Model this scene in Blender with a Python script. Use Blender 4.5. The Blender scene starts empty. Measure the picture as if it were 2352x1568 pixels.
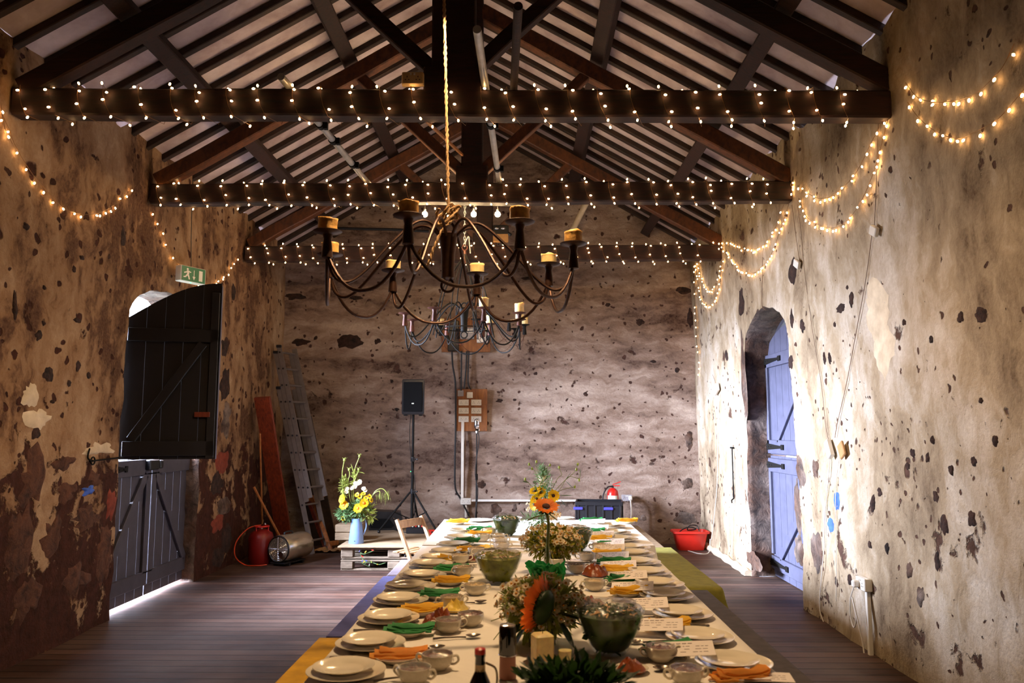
import bpy, math, random
from math import sin, cos, pi, radians, sqrt, atan2, hypot
from mathutils import Vector, Matrix, noise as mnoise

random.seed(7)
S = bpy.context.scene
col = S.collection

# ---------------------------------------------------------------- camera, sky, exposure
F = 1800.0
PITCH = math.atan(204 / F)
YAW = 0.01325
CAM = Vector((0, 0, 1.6))
RC = Matrix.Rotation(YAW, 3, 'Z') @ Matrix.Rotation(pi / 2 + PITCH, 3, 'X')
cd = bpy.data.cameras.new('camera')
cd.sensor_width = 36
cd.lens = F / 2352 * 36
cd.clip_start = .05
cd.dof.use_dof = True
cd.dof.focus_distance = 6.2
cd.dof.aperture_fstop = 3.6
cam = bpy.data.objects.new('camera', cd)
cam.location = CAM
cam.rotation_euler = RC.to_euler()
col.objects.link(cam)
S.camera = cam

w = bpy.data.worlds.new('sky')
S.world = w
w.use_nodes = True
SKY = 28.0       # even overcast part
GLOW = 560.0     # hazy brightness round the veiled sun, seen through the open door
bg = w.node_tree.nodes['Background']
bg.inputs[0].default_value = (.73, .80, 1.0, 1)
wt = w.node_tree
tc = wt.nodes.new('ShaderNodeTexCoord')
dp = wt.nodes.new('ShaderNodeVectorMath')
dp.operation = 'DOT_PRODUCT'
wt.links.new(tc.outputs['Generated'], dp.inputs[0])
dp.inputs[1].default_value = Vector((-.95, -.15, .32)).normalized()
mx_ = wt.nodes.new('ShaderNodeMath')
mx_.operation = 'MAXIMUM'
mx_.inputs[1].default_value = 0
wt.links.new(dp.outputs['Value'], mx_.inputs[0])
pw_ = wt.nodes.new('ShaderNodeMath')
pw_.operation = 'POWER'
pw_.inputs[1].default_value = 6.5
wt.links.new(mx_.outputs[0], pw_.inputs[0])
ma_ = wt.nodes.new('ShaderNodeMath')
ma_.operation = 'MULTIPLY_ADD'
ma_.inputs[1].default_value = GLOW
ma_.inputs[2].default_value = SKY
wt.links.new(pw_.outputs[0], ma_.inputs[0])
wt.links.new(ma_.outputs[0], bg.inputs[1])

pl = bpy.data.lights.new('door_portal', 'AREA')
pl.shape = 'RECTANGLE'
pl.size = 1.75
pl.size_y = 1.75
pl.cycles.is_portal = True
po = bpy.data.objects.new('door_portal', pl)
po.location = (-3.98, 7.68, 2.12)
po.rotation_euler = (0, -pi / 2, 0)      # -Z axis points to +X, into the room
col.objects.link(po)

PENDANT = 8200.0      # radiance of the shaded pendant bulb above the frame
FAIRY = 44.0       # radiance of each tiny bulb
BAR_BULB = 1300.0      # radiance of the four globe bulbs

S.view_settings.view_transform = 'Standard'
S.view_settings.look = 'None'
S.view_settings.exposure = -0.28
S.view_settings.gamma = 1.0
S.view_settings.use_curve_mapping = False
S.cycles.use_denoising = True
S.cycles.use_adaptive_sampling = True
S.cycles.adaptive_threshold = .03
S.cycles.max_bounces = 7
S.cycles.diffuse_bounces = 3
S.cycles.glossy_bounces = 3
S.cycles.transmission_bounces = 5
S.cycles.transparent_max_bounces = 8
S.cycles.sample_clamp_indirect = 6
S.cycles.caustics_reflective = False
S.cycles.caustics_refractive = False


def ray(px, py):
    return RC @ Vector(((px - 1176) / F, (784 - py) / F, -1))


def PY(px, py, y):
    d = ray(px, py)
    return CAM + d * ((y - CAM.y) / d.y)


def PZ(px, py, z):
    d = ray(px, py)
    return CAM + d * ((z - CAM.z) / d.z)


def PX(px, py, x):
    d = ray(px, py)
    return CAM + d * ((x - CAM.x) / d.x)


# ---------------------------------------------------------------- materials
def rgb(r, g, b):
    f = lambda c: (c / 255 / 12.92) if c <= 10 else ((c / 255 + .055) / 1.055) ** 2.4
    return (f(r), f(g), f(b), 1)


class NT:
    def __init__(s, name):
        s.m = bpy.data.materials.new(name)
        s.m.use_nodes = True
        s.t = s.m.node_tree
        s.b = s.t.nodes['Principled BSDF']

    def n(s, typ, **kw):
        x = s.t.nodes.new(typ)
        for k, v in kw.items():
            setattr(x, k, v)
        return x

    def l(s, a, b):
        s.t.links.new(a, b)

    def pos(s, scale=(1, 1, 1), obj=False):
        m = s.n('ShaderNodeMapping')
        m.inputs['Scale'].default_value = scale
        if obj:
            s.l(s.n('ShaderNodeTexCoord').outputs['Object'], m.inputs[0])
        else:
            s.l(s.n('ShaderNodeNewGeometry').outputs['Position'], m.inputs[0])
        return m.outputs[0]

    def noise(s, vec, scale, detail=4, rough=.55, dist=0):
        x = s.n('ShaderNodeTexNoise')
        x.inputs['Scale'].default_value = scale
        x.inputs['Detail'].default_value = detail
        x.inputs['Roughness'].default_value = rough
        x.inputs['Distortion'].default_value = dist
        s.l(vec, x.inputs['Vector'])
        return x.outputs[0]

    def ramp(s, fac, stops):
        x = s.n('ShaderNodeValToRGB')
        e = x.color_ramp.elements
        while len(e) < len(stops):
            e.new(.5)
        for i, (p, c) in enumerate(stops):
            e[i].position = p
            e[i].color = c if hasattr(c, '__len__') else (c, c, c, 1)
        s.l(fac, x.inputs[0])
        return x.outputs[0]

    def mix(s, fac, a, b, blend='MIX'):
        x = s.n('ShaderNodeMix', data_type='RGBA', blend_type=blend)
        for sock, v in ((x.inputs[0], fac), (x.inputs[6], a), (x.inputs[7], b)):
            if hasattr(v, 'is_output'):
                s.l(v, sock)
            else:
                sock.default_value = v
        return x.outputs[2]

    def math(s, op, a, b=0.0, c=None, clamp=False):
        x = s.n('ShaderNodeMath', operation=op, use_clamp=clamp)
        for i, v in enumerate((a, b) if c is None else (a, b, c)):
            if hasattr(v, 'is_output'):
                s.l(v, x.inputs[i])
            else:
                x.inputs[i].default_value = v
        return x.outputs[0]

    def bump(s, h, strength=.5, dist=.02):
        x = s.n('ShaderNodeBump')
        x.inputs['Strength'].default_value = strength
        x.inputs['Distance'].default_value = dist
        s.l(h, x.inputs['Height'])
        s.l(x.outputs[0], s.b.inputs['Normal'])

    def set(s, **kw):
        for k, v in kw.items():
            i = s.b.inputs[k.replace('_', ' ')]
            if hasattr(v, 'is_output'):
                s.l(v, i)
            else:
                i.default_value = v


M = {}


def plain(name, c, rough=.6, metal=0.0, var=.18, scale=20, bump=.15, bdist=.002, **kw):
    t = NT(name)
    v = t.pos(obj=True)
    f = t.noise(v, scale, 5)
    c1 = tuple(x * (1 - var) for x in c[:3]) + (1,)
    c2 = tuple(min(1, x * (1 + var)) for x in c[:3]) + (1,)
    t.set(Base_Color=t.mix(t.ramp(f, [(.3, 0.0), (.7, 1.0)]), c1, c2), Roughness=rough, Metallic=metal, **kw)
    if bump:
        t.bump(f, bump, bdist)
    M[name] = t.m
    return t.m


def wood(name, c1, c2, scale=(1, 14, 14), rough=.6, bump=.3, bdist=.004, obj=True):
    t = NT(name)
    v = t.pos(scale, obj)
    f = t.noise(v, 3.0, 6, .65, .4)
    g = t.noise(t.pos(obj=obj), 2.3, 4)
    ff = t.math('ADD', t.math('MULTIPLY', f, .7), t.math('MULTIPLY', g, .3))
    t.set(Base_Color=t.ramp(ff, [(.34, c1), (.66, c2)]), Roughness=rough)
    t.bump(f, bump, bdist)
    M[name] = t.m
    return t.m


def plaster(name, light, mid, dark, stone, spot_scale, spot_th, low_damage, stain=.5, streak=(1, 1, 1), seed=0.0):
    t = NT(name)
    mp = t.n('ShaderNodeMapping')
    mp.inputs['Location'].default_value = (seed, seed * 1.7, seed * .6)
    t.l(t.n('ShaderNodeNewGeometry').outputs['Position'], mp.inputs[0])
    p0 = mp.outputs[0]
    warpn = t.n('ShaderNodeTexNoise')
    warpn.inputs['Scale'].default_value = 7
    warpn.inputs['Detail'].default_value = 5
    t.l(p0, warpn.inputs['Vector'])
    va = t.n('ShaderNodeVectorMath', operation='MULTIPLY_ADD')
    t.l(warpn.outputs[1], va.inputs[0])
    va.inputs[1].default_value = (.13, .13, .13)
    t.l(p0, va.inputs[2])
    pw = va.outputs[0]
    ms = t.n('ShaderNodeMapping')
    ms.inputs['Scale'].default_value = streak
    t.l(pw, ms.inputs[0])
    a = t.noise(ms.outputs[0], 1.15, 7, .62)
    b = t.noise(ms.outputs[0], 4.5, 8, .68, .3)
    fine = t.noise(p0, 38, 6, .6)
    s1 = t.math('ADD', t.math('MULTIPLY', a, .55), t.math('MULTIPLY', b, .45))
    base = t.ramp(s1, [(.36, light), (.50, mid), (.50 + .20 * (1.2 - stain), dark)])
    base = t.mix(t.ramp(fine, [(.35, .0), (.75, .45)]), base, mid)

    def spots(scale, th, soft=.05):
        vo = t.n('ShaderNodeTexVoronoi')
        vo.inputs['Scale'].default_value = scale
        vo.inputs['Randomness'].default_value = 1
        t.l(pw, vo.inputs['Vector'])
        sep = t.n('ShaderNodeSeparateColor')
        t.l(vo.outputs['Color'], sep.inputs[0])
        size = t.math('MULTIPLY', t.math('POWER', sep.outputs[0], 3.0), th)
        d = t.math('SUBTRACT', size, vo.outputs['Distance'])
        return t.math('MULTIPLY', d, 1 / soft, clamp=True)

    sp = t.math('MAXIMUM', spots(spot_scale, spot_th), spots(spot_scale * 3.1, .36))
    # broad bare-stone areas, only where the plaster has fallen low on the wall
    sepz = t.n('ShaderNodeSeparateXYZ')
    t.l(t.n('ShaderNodeNewGeometry').outputs['Position'], sepz.inputs[0])
    zf = t.ramp(t.math('DIVIDE', sepz.outputs[2], 3.0), [(.0, 1.0), (.12, .8), (.42, .5), (.55, 0.0)])
    ln = t.noise(pw, 3.1, 6, .6)
    lm = t.math('SUBTRACT', t.math('ADD', ln, t.math('MULTIPLY', zf, low_damage)), .64)
    lowm = t.math('MULTIPLY', lm, 26.0, clamp=True)
    stv = t.noise(p0, 13, 6, .7)
    stonec = t.ramp(stv, [(.3, tuple(x * .35 for x in stone[:3]) + (1,)), (.62, stone)])
    mask = t.math('MAXIMUM', sp, lowm)
    t.set(Base_Color=t.mix(mask, base, stonec), Roughness=.86)
    t.b.inputs['Specular IOR Level'].default_value = .2
    hh = t.math('ADD', t.math('MULTIPLY', b, .8), t.math('MULTIPLY', fine, .22))
    hh = t.math('SUBTRACT', hh, t.math('MULTIPLY', mask, .45))
    t.bump(hh, .9, .045)
    M[name] = t.m
    return t.m


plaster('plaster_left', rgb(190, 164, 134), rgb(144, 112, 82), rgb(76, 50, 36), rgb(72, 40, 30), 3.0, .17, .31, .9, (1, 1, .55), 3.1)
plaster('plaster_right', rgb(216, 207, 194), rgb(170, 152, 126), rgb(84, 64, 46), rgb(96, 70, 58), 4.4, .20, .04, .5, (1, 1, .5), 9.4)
plaster('plaster_back', rgb(198, 180, 166), rgb(146, 124, 110), rgb(72, 52, 44), rgb(84, 58, 50), 4.2, .15, .0, .65, (.5, 1, 1.6), 5.2)

t = NT('bare_stone')
v = t.pos()
f = t.noise(v, 9, 7, .7, .6)
g = t.noise(v, 2.6, 3)
t.set(Base_Color=t.mix(t.ramp(g, [(.4, 0.0), (.6, 1.0)]), t.ramp(f, [(.3, rgb(30, 18, 14)), (.7, rgb(116, 84, 66))]),
                       t.ramp(f, [(.3, rgb(52, 44, 42)), (.7, rgb(150, 132, 120))])), Roughness=.9)
t.bump(f, 1.0, .05)
M['bare_stone'] = t.m

t = NT('dark_stone')
v = t.pos()
f = t.noise(v, 16, 6, .7)
t.set(Base_Color=t.ramp(f, [(.35, rgb(16, 9, 8)), (.7, rgb(72, 46, 36))]), Roughness=.95)
t.bump(f, .8, .03)
M['dark_stone'] = t.m

t = NT('pale_lime')
f = t.noise(t.pos(), 6, 7, .6)
t.set(Base_Color=t.ramp(f, [(.3, rgb(186, 168, 140)), (.7, rgb(232, 218, 192))]), Roughness=.85)
t.bump(f, .4, .01)
M['pale_lime'] = t.m

t = NT('brown_stone')
f = t.noise(t.pos(), 11, 7, .7, .5)
t.set(Base_Color=t.ramp(f, [(.3, rgb(36, 20, 15)), (.68, rgb(112, 72, 52))]), Roughness=.95)
t.bump(f, .9, .04)
M['brown_stone'] = t.m

# floor boards run across the room
t = NT('floor_boards')
geo = t.n('ShaderNodeNewGeometry')
sp_ = t.n('ShaderNodeSeparateXYZ')
t.l(geo.outputs['Position'], sp_.inputs[0])
yb = t.math('DIVIDE', sp_.outputs[1], .135)
idx = t.math('FLOOR', yb)
fr = t.math('FRACT', yb)
wn = t.n('ShaderNodeTexWhiteNoise', noise_dimensions='1D')
t.l(idx, wn.inputs['W'])
gap = t.math('MAXIMUM', t.math('LESS_THAN', fr, .07), t.math('LESS_THAN', t.math('SUBTRACT', 1.0, fr), .03))
gv = t.pos((.8, 16, 1))
gr = t.noise(gv, 3.2, 7, .7, .5)
wear = t.noise(t.pos(), 1.3, 5)
cc = t.ramp(t.math('ADD', t.math('MULTIPLY', gr, .6), t.math('MULTIPLY', wn.outputs[0], .3)),
            [(.25, rgb(36, 20, 16)), (.5, rgb(76, 50, 40)), (.75, rgb(108, 82, 70))])
cc = t.mix(t.ramp(wear, [(.4, .0), (.65, .45)]), cc, rgb(112, 94, 86))
t.set(Base_Color=t.mix(gap, cc, rgb(18, 11, 9)), Roughness=t.ramp(gr, [(.3, .5), (.7, .75)]))
t.bump(t.math('SUBTRACT', t.math('MULTIPLY', gr, .3), gap), .7, .008)
t.b.inputs['Specular IOR Level'].default_value = .3
M['floor_boards'] = t.m

t = NT('roof_felt')
f = t.noise(t.pos(), 2.2, 6, .6, .3)
t.set(Base_Color=t.ramp(f, [(.3, rgb(150, 128, 128)), (.7, rgb(214, 200, 204))]), Roughness=.8)
t.bump(f, .5, .02)
M['roof_felt'] = t.m

wood('beam_wood', rgb(11, 4, 3), rgb(50, 18, 10), (2, 14, 14), .8, .5, .006, False)
wood('rafter_wood', rgb(14, 9, 7), rgb(58, 36, 22), (3, 12, 6), .7, .4, .004, False)
wood('strut_wood', rgb(44, 22, 12), rgb(104, 58, 30), (6, 6, 4), .6, .4, .004, False)
wood('grey_wood', rgb(96, 82, 68), rgb(156, 140, 122), (3, 14, 14), .7, .4)
wood('ply_wood', rgb(120, 98, 74), rgb(168, 146, 118), (2, 9, 9), .65, .15)
wood('red_wood', rgb(74, 24, 10), rgb(146, 60, 28), (16, 16, 1.2), .5, .25)
wood('tan_wood', rgb(130, 74, 34), rgb(196, 130, 70), (16, 16, 2), .55, .3)
wood('chair_wood', rgb(96, 66, 40), rgb(160, 124, 86), (14, 14, 3), .5, .2)
wood('board_wood', rgb(104, 56, 24), rgb(164, 104, 52), (10, 10, 2), .6, .2)
plain('door_blue', rgb(82, 84, 106), .55, 0, .14, 9, .25, .003)
plain('door_grey', rgb(62, 60, 70), .6, 0, .2, 9, .25, .003)
plain('leaf_shaded', rgb(20, 19, 24), .6, 0, .2, 9, .2, .003)  # backlit shade of the open leaf put into its colour
plain('black_iron', rgb(9, 7, 6), .75, 0, .3, 30, .3)
M['black_iron'].node_tree.nodes['Principled BSDF'].inputs['Specular IOR Level'].default_value = .25
plain('forged_iron', rgb(58, 34, 24), .45, .6, .35, 40, .3)
plain('copper_iron', rgb(72, 32, 18), .6, .2, .35, 30, .3)
plain('galvanised', rgb(176, 176, 174), .45, .5, .2, 12, .15)
plain('aluminium', rgb(120, 112, 110), .5, .5, .12, 14, .1)
plain('chrome', rgb(220, 220, 226), .12, 1, .03, 10, 0)
plain('steel', rgb(214, 196, 168), .25, .85, .08, 6, .05)
plain('cutlery', rgb(170, 160, 150), .2, 1, .05, 10, 0)
plain('black_plastic', rgb(16, 16, 20), .35, 0, .1, 30, .1)
plain('grille_black', rgb(8, 8, 10), .9, 0, .35, 160, .4)
M['grille_black'].node_tree.nodes['Principled BSDF'].inputs['Specular IOR Level'].default_value = .15
plain('white_plastic', rgb(226, 222, 214), .4, 0, .05, 10, 0)
plain('grey_plastic', rgb(150, 146, 150), .4, 0, .08, 10, 0)
plain('beige_plastic', rgb(206, 178, 132), .4, 0, .05, 10, 0)
plain('slot_dark', rgb(36, 28, 24), .6, 0, 0, 10, 0)
plain('red_plastic', rgb(216, 46, 34), .35, 0, .08, 10, .05)
plain('red_paint', rgb(190, 26, 20), .3, 0, .1, 10, .05)
plain('dark_red', rgb(120, 20, 18), .4, 0, .15, 10, .05)
plain('orange_hose', rgb(206, 70, 34), .5, 0, .1, 10, 0)
plain('label_white', rgb(214, 220, 206), .6, 0, .05, 14, 0)
plain('blue_plastic', rgb(64, 62, 176), .4, 0, .1, 14, 0)
plain('crate_black', rgb(20, 21, 27), .4, 0, .2, 14, .1)
plain('enamel_blue', rgb(118, 148, 206), .3, 0, .06, 8, .05)
plain('ceramic', rgb(236, 226, 206), .14, 0, .03, 5, 0, Coat_Weight=.5)
plain('cream_wax', rgb(238, 212, 150), .45, 0, .2, 25, .4, .006, Subsurface_Weight=.15)
plain('shaded_wax', rgb(212, 160, 84), .5, 0, .35, 30, .6, .01)  # darker copy: shade on the nearer chandelier candles put into the wax colour
plain('white_wax', rgb(232, 226, 206), .4, 0, .06, 20, .1)
plain('paper', rgb(240, 230, 226), .7, 0, .03, 10, .05)
plain('ink', rgb(130, 110, 108), .7, 0, .2, 60, 0)
plain('napkin_yellow', rgb(255, 206, 70), .8, 0, .1, 14, .3, .004)
plain('napkin_orange', rgb(245, 172, 76), .8, 0, .1, 14, .3, .004)
plain('napkin_green', rgb(16, 120, 52), .7, 0, .18, 14, .4, .004)
plain('tissue_green', rgb(20, 138, 62), .55, 0, .25, 10, .6, .01)
plain('cloth_yellow', rgb(200, 152, 30), .85, 0, .18, 8, .5, .01)
plain('cloth_blue', rgb(86, 88, 150), .85, 0, .15, 10, .5, .01)
plain('cloth_grey', rgb(122, 112, 128), .85, 0, .15, 10, .5, .01)
plain('cloth_olive', rgb(128, 122, 44), .85, 0, .2, 12, .5, .01)
plain('cloth_charcoal', rgb(66, 58, 58), .85, 0, .25, 12, .5, .01)
plain('rope_fibre', rgb(166, 132, 92), .85, 0, .3, 90, .8, .004)
plain('rope_blue', rgb(140, 146, 180), .8, 0, .3, 90, .8, .004)
plain('wire_copper', rgb(120, 84, 40), .5, .2, .1, 10, 0)
plain('cable_black', rgb(14, 14, 16), .5, 0, .1, 10, 0)
plain('cable_white', rgb(216, 210, 200), .5, 0, .05, 10, 0)
plain('cable_brown', rgb(120, 92, 70), .6, 0, .1, 10, 0)
plain('cardboard', rgb(172, 130, 84), .8, 0, .15, 14, .2)
plain('blue_chalk', rgb(60, 96, 190), .9, 0, .3, 20, .4, .004)
plain('green_leaf', rgb(158, 168, 84), .5, 0, .4, 9, .2)
plain('green_dark', rgb(40, 66, 26), .5, 0, .4, 9, .2)
plain('green_grey', rgb(112, 146, 98), .6, 0, .3, 12, .2)
plain('stem_green', rgb(104, 112, 36), .5, 0, .25, 12, .1)
plain('salad_green', rgb(160, 160, 56), .4, 0, .45, 22, .4)
plain('salad_dark', rgb(66, 90, 34), .4, 0, .5, 22, .4)
plain('crouton', rgb(222, 180, 116), .6, 0, .2, 30, .3)
plain('petal_white', rgb(244, 232, 206), .6, 0, .06, 10, 0)
plain('petal_yellow', rgb(250, 208, 32), .55, 0, .14, 14, .1)
plain('petal_orange', rgb(246, 142, 42), .55, 0, .18, 14, .2)
plain('petal_rust', rgb(236, 128, 52), .55, 0, .25, 14, .2)
plain('pollen', rgb(214, 146, 30), .7, 0, .2, 60, .4)
plain('seed_brown', rgb(62, 28, 16), .8, 0, .3, 90, .8, .006)
plain('seed_black', rgb(20, 12, 8), .9, 0, .3, 90, .8, .006)
plain('dip_cream', rgb(236, 206, 156), .5, 0, .12, 18, .5, .006)
plain('chutney', rgb(112, 50, 30), .3, 0, .4, 24, .6, .01)
plain('butter', rgb(250, 210, 90), .4, 0, .15, 26, .5, .01)
plain('crust', rgb(140, 66, 28), .35, 0, .35, 20, .6, .01)
plain('bottle_dark', rgb(14, 8, 7), .12, 0, .1, 10, 0, Coat_Weight=.6)
plain('rose_label', rgb(150, 96, 78), .6, 0, .1, 14, 0)
plain('exit_green', rgb(10, 110, 66), .4, 0, .03, 10, 0)
plain('sign_white', rgb(236, 236, 226), .4, 0, .03, 10, 0)
plain('gravel', rgb(62, 66, 50), .9, 0, .2, 30, .5)
plain('brick_red', rgb(120, 52, 34), .9, 0, .3, 24, .6, .01)
plain('hessian', rgb(170, 130, 84), .9, 0, .3, 60, .6, .006)


def cloth_mat(name, c):
    t = NT(name)
    v = t.pos()
    f = t.noise(v, 3.0, 5, .6, .8)
    wv = t.noise(v, 160, 2)
    t.set(Base_Color=c, Roughness=.85)
    t.b.inputs['Specular IOR Level'].default_value = .2
    t.bump(t.math('ADD', t.math('MULTIPLY', f, .9), t.math('MULTIPLY', wv, .03)), .6, .025)
    M[name] = t.m


cloth_mat('cloth_white', rgb(240, 234, 226))


def emis(name, c, k):
    t = NT(name)
    t.set(Base_Color=(0, 0, 0, 1), Emission_Color=c, Emission_Strength=k)
    M[name] = t.m




def thin(name, amount=.45):
    """let light through: petals, leaves, tissue"""
    m = M[name]
    nt = m.node_tree
    o = nt.nodes['Material Output']
    b = nt.nodes['Principled BSDF']
    tr = nt.nodes.new('ShaderNodeBsdfTranslucent')
    mx = nt.nodes.new('ShaderNodeMixShader')
    mx.inputs[0].default_value = amount
    src = b.inputs['Base Color'].links[0].from_socket
    nt.links.new(src, tr.inputs[0])
    nt.links.new(b.outputs[0], mx.inputs[1])
    nt.links.new(tr.outputs[0], mx.inputs[2])
    nt.links.new(mx.outputs[0], o.inputs[0])


for k_ in ('petal_white', 'petal_yellow', 'petal_orange', 'petal_rust', 'green_leaf', 'green_dark', 'green_grey', 'salad_green', 'salad_dark', 'tissue_green', 'napkin_yellow', 'napkin_orange'):
    thin(k_)
emis('fairy_glow', (1.0, .56, .22, 1), FAIRY)
emis('globe_glow', (1.0, .68, .34, 1), BAR_BULB)
emis('pendant_glow', (1.0, .66, .34, 1), PENDANT)
emis('led_green', (.1, 1, .4, 1), 3.0)


def film(name, tint, gl=.35, tr=.75, rough=.12):
    t = NT(name)
    o = t.t.nodes['Material Output']
    tb = t.n('ShaderNodeBsdfTransparent')
    tb.inputs[0].default_value = tint
    gb = t.n('ShaderNodeBsdfGlossy')
    gb.inputs['Roughness'].default_value = rough
    fr = t.n('ShaderNodeLayerWeight')
    fr.inputs[0].default_value = .5
    f = t.noise(t.pos(obj=True), 28, 4, .6, 1.5)
    b = t.n('ShaderNodeBump')
    b.inputs['Strength'].default_value = 1 if gl > .3 else .15
    b.inputs['Distance'].default_value = .012
    t.l(f, b.inputs['Height'])
    t.l(b.outputs[0], gb.inputs['Normal'])
    t.l(b.outputs[0], fr.inputs['Normal'])
    m = t.n('ShaderNodeMixShader')
    t.l(t.math('ADD', t.math('MULTIPLY', t.math('POWER', fr.outputs[1], 4.0), .55), (1 - tr) * .35, clamp=True), m.inputs[0])
    t.l(tb.outputs[0], m.inputs[1])
    t.l(gb.outputs[0], m.inputs[2])
    t.l(m.outputs[0], o.inputs[0])
    M[name] = t.m


film('cling_film', (.96, .95, .93, 1), .4, .6)
film('clear_glass', (.95, .97, .95, 1), .1, .9, .04)


# ---------------------------------------------------------------- mesh building
class MB:
    def __init__(s):
        s.v = []
        s.f = []
        s.mi = []
        s.cur = 0

    def add(s, vs, fs, T=None):
        o = len(s.v)
        if T is not None:
            vs = [T @ Vector(p) for p in vs]
        s.v.extend([tuple(p) for p in vs])
        for f in fs:
            s.f.append([i + o for i in f])
            s.mi.append(s.cur)
        return s

    def box(s, c, d, T=None, ch=0.0):
        x, y, z = c
        a, b, h = d[0] / 2, d[1] / 2, d[2] / 2
        if ch <= 0:
            vs = [(x + i * a, y + j * b, z + k * h) for k in (-1, 1) for i, j in ((-1, -1), (1, -1), (1, 1), (-1, 1))]
            return s.add(vs, [(3, 2, 1, 0), (4, 5, 6, 7), (0, 1, 5, 4), (1, 2, 6, 5), (2, 3, 7, 6), (3, 0, 4, 7)], T)
        ch = min(ch, a * .9, b * .9, h * .9)
        prof = [(-a + ch, -b), (a - ch, -b), (a, -b + ch), (a, b - ch), (a - ch, b), (-a + ch, b), (-a, b - ch), (-a, -b + ch)]
        vs = []
        for zz, sh in ((-h, ch), (-h + ch, 0), (h - ch, 0), (h, ch)):
            for px, py in prof:
                vs.append((x + px * (a - sh) / a, y + py * (b - sh) / b, z + zz))
        fs = [tuple(range(7, -1, -1)), tuple(range(24, 32))]
        for k in range(3):
            for i in range(8):
                j = (i + 1) % 8
                fs.append((k * 8 + i, k * 8 + j, k * 8 + 8 + j, k * 8 + 8 + i))
        return s.add(vs, fs, T)

    def bar(s, a, b, w, h, up=(0, 0, 1), ch=0.0, sub=1, wob=0.0):
        a, b = Vector(a), Vector(b)
        d = b - a
        L = d.length
        y = d.normalized()
        u = Vector(up)
        x = y.cross(u)
        if x.length < 1e-4:
            x = y.cross(Vector((1, 0, 0)))
        x.normalize()
        z = x.cross(y)
        T = Matrix((x, y, z)).transposed().to_4x4()
        T.translation = a
        if sub <= 1 and ch <= 0:
            return s.box((0, L / 2, 0), (w, L, h), T)
        c = ch if ch > 0 else min(w, h) * .08
        A, B = w / 2, h / 2
        prof = [(-A + c, -B), (A - c, -B), (A, -B + c), (A, B - c), (A - c, B), (-A + c, B), (-A, B - c), (-A, -B + c)]
        vs, fs = [], []
        n = max(1, sub)
        sd = random.random() * 50
        for k in range(n + 1):
            t = k / n
            ox = wob * mnoise.noise(Vector((t * L * 1.3, sd, 0)))
            oz = wob * mnoise.noise(Vector((t * L * 1.3, sd, 9)))
            for px, pz in prof:
                q = 1 + wob * 2.5 * mnoise.noise(Vector((t * L * 3, sd + px * 9, pz * 9)))
                vs.append((px * q + ox, L * t, pz * q + oz))
        for k in range(n):
            for i in range(8):
                j = (i + 1) % 8
                fs.append((k * 8 + i, k * 8 + j, k * 8 + 8 + j, k * 8 + 8 + i))
        fs.append(tuple(range(7, -1, -1)))
        fs.append(tuple(range(n * 8, n * 8 + 8)))
        fs = [tuple(reversed(f)) for f in fs]
        return s.add(vs, fs, T)

    def tube(s, pts, r, n=8, closed=False, T=None):
        pts = [Vector(p) for p in pts]
        m = len(pts)
        rr = r if hasattr(r, '__len__') else [r] * m
        vs, fs = [], []
        prev = None
        for i, p in enumerate(pts):
            if closed:
                d = pts[(i + 1) % m] - pts[i - 1]
            else:
                d = pts[min(i + 1, m - 1)] - pts[max(i - 1, 0)]
            if d.length < 1e-9:
                d = Vector((0, 0, 1))
            d.normalize()
            if prev is None:
                a = d.cross(Vector((0, 0, 1)))
                if a.length < .05:
                    a = d.cross(Vector((1, 0, 0)))
            else:
                a = prev - d * prev.dot(d)
                if a.length < 1e-6:
                    a = d.orthogonal()
            a.normalize()
            prev = a
            b = d.cross(a)
            for k in range(n):
                an = 2 * pi * k / n
                vs.append(p + (a * cos(an) + b * sin(an)) * rr[i])
        segs = m if closed else m - 1
        for i in range(segs):
            o, q = i * n, ((i + 1) % m) * n
            for k in range(n):
                l = (k + 1) % n
                fs.append((o + k, o + l, q + l, q + k))
        if not closed:
            fs.append(tuple(range(n - 1, -1, -1)))
            fs.append(tuple(range((m - 1) * n, m * n)))
        return s.add(vs, fs, T)

    def lathe(s, prof, c=(0, 0, 0), n=24, T=None, cap0=True, cap1=True):
        vs, fs = [], []
        for r, z in prof:
            for k in range(n):
                a = 2 * pi * k / n
                vs.append((c[0] + r * cos(a), c[1] + r * sin(a), c[2] + z))
        m = len(prof)
        for i in range(m - 1):
            for k in range(n):
                l = (k + 1) % n
                fs.append((i * n + k, i * n + l, (i + 1) * n + l, (i + 1) * n + k))
        if cap0:
            fs.append(tuple(range(n - 1, -1, -1)))
        if cap1:
            fs.append(tuple(range((m - 1) * n, m * n)))
        return s.add(vs, fs, T)

    def ball(s, c, r, nu=12, nv=8, T=None):
        rx, ry, rz = r if hasattr(r, '__len__') else (r, r, r)
        vs = [(c[0], c[1], c[2] - rz)]
        for j in range(1, nv):
            ph = -pi / 2 + pi * j / nv
            for i in range(nu):
                a = 2 * pi * i / nu
                vs.append((c[0] + rx * cos(ph) * cos(a), c[1] + ry * cos(ph) * sin(a), c[2] + rz * sin(ph)))
        vs.append((c[0], c[1], c[2] + rz))
        fs = []
        top = len(vs) - 1
        for i in range(nu):
            k = (i + 1) % nu
            fs.append((0, 1 + k, 1 + i))
            fs.append((top, top - nu + i, top - nu + k))
            for j in range(nv - 2):
                o = 1 + j * nu
                fs.append((o + i, o + k, o + nu + k, o + nu + i))
        return s.add(vs, fs, T)

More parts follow.
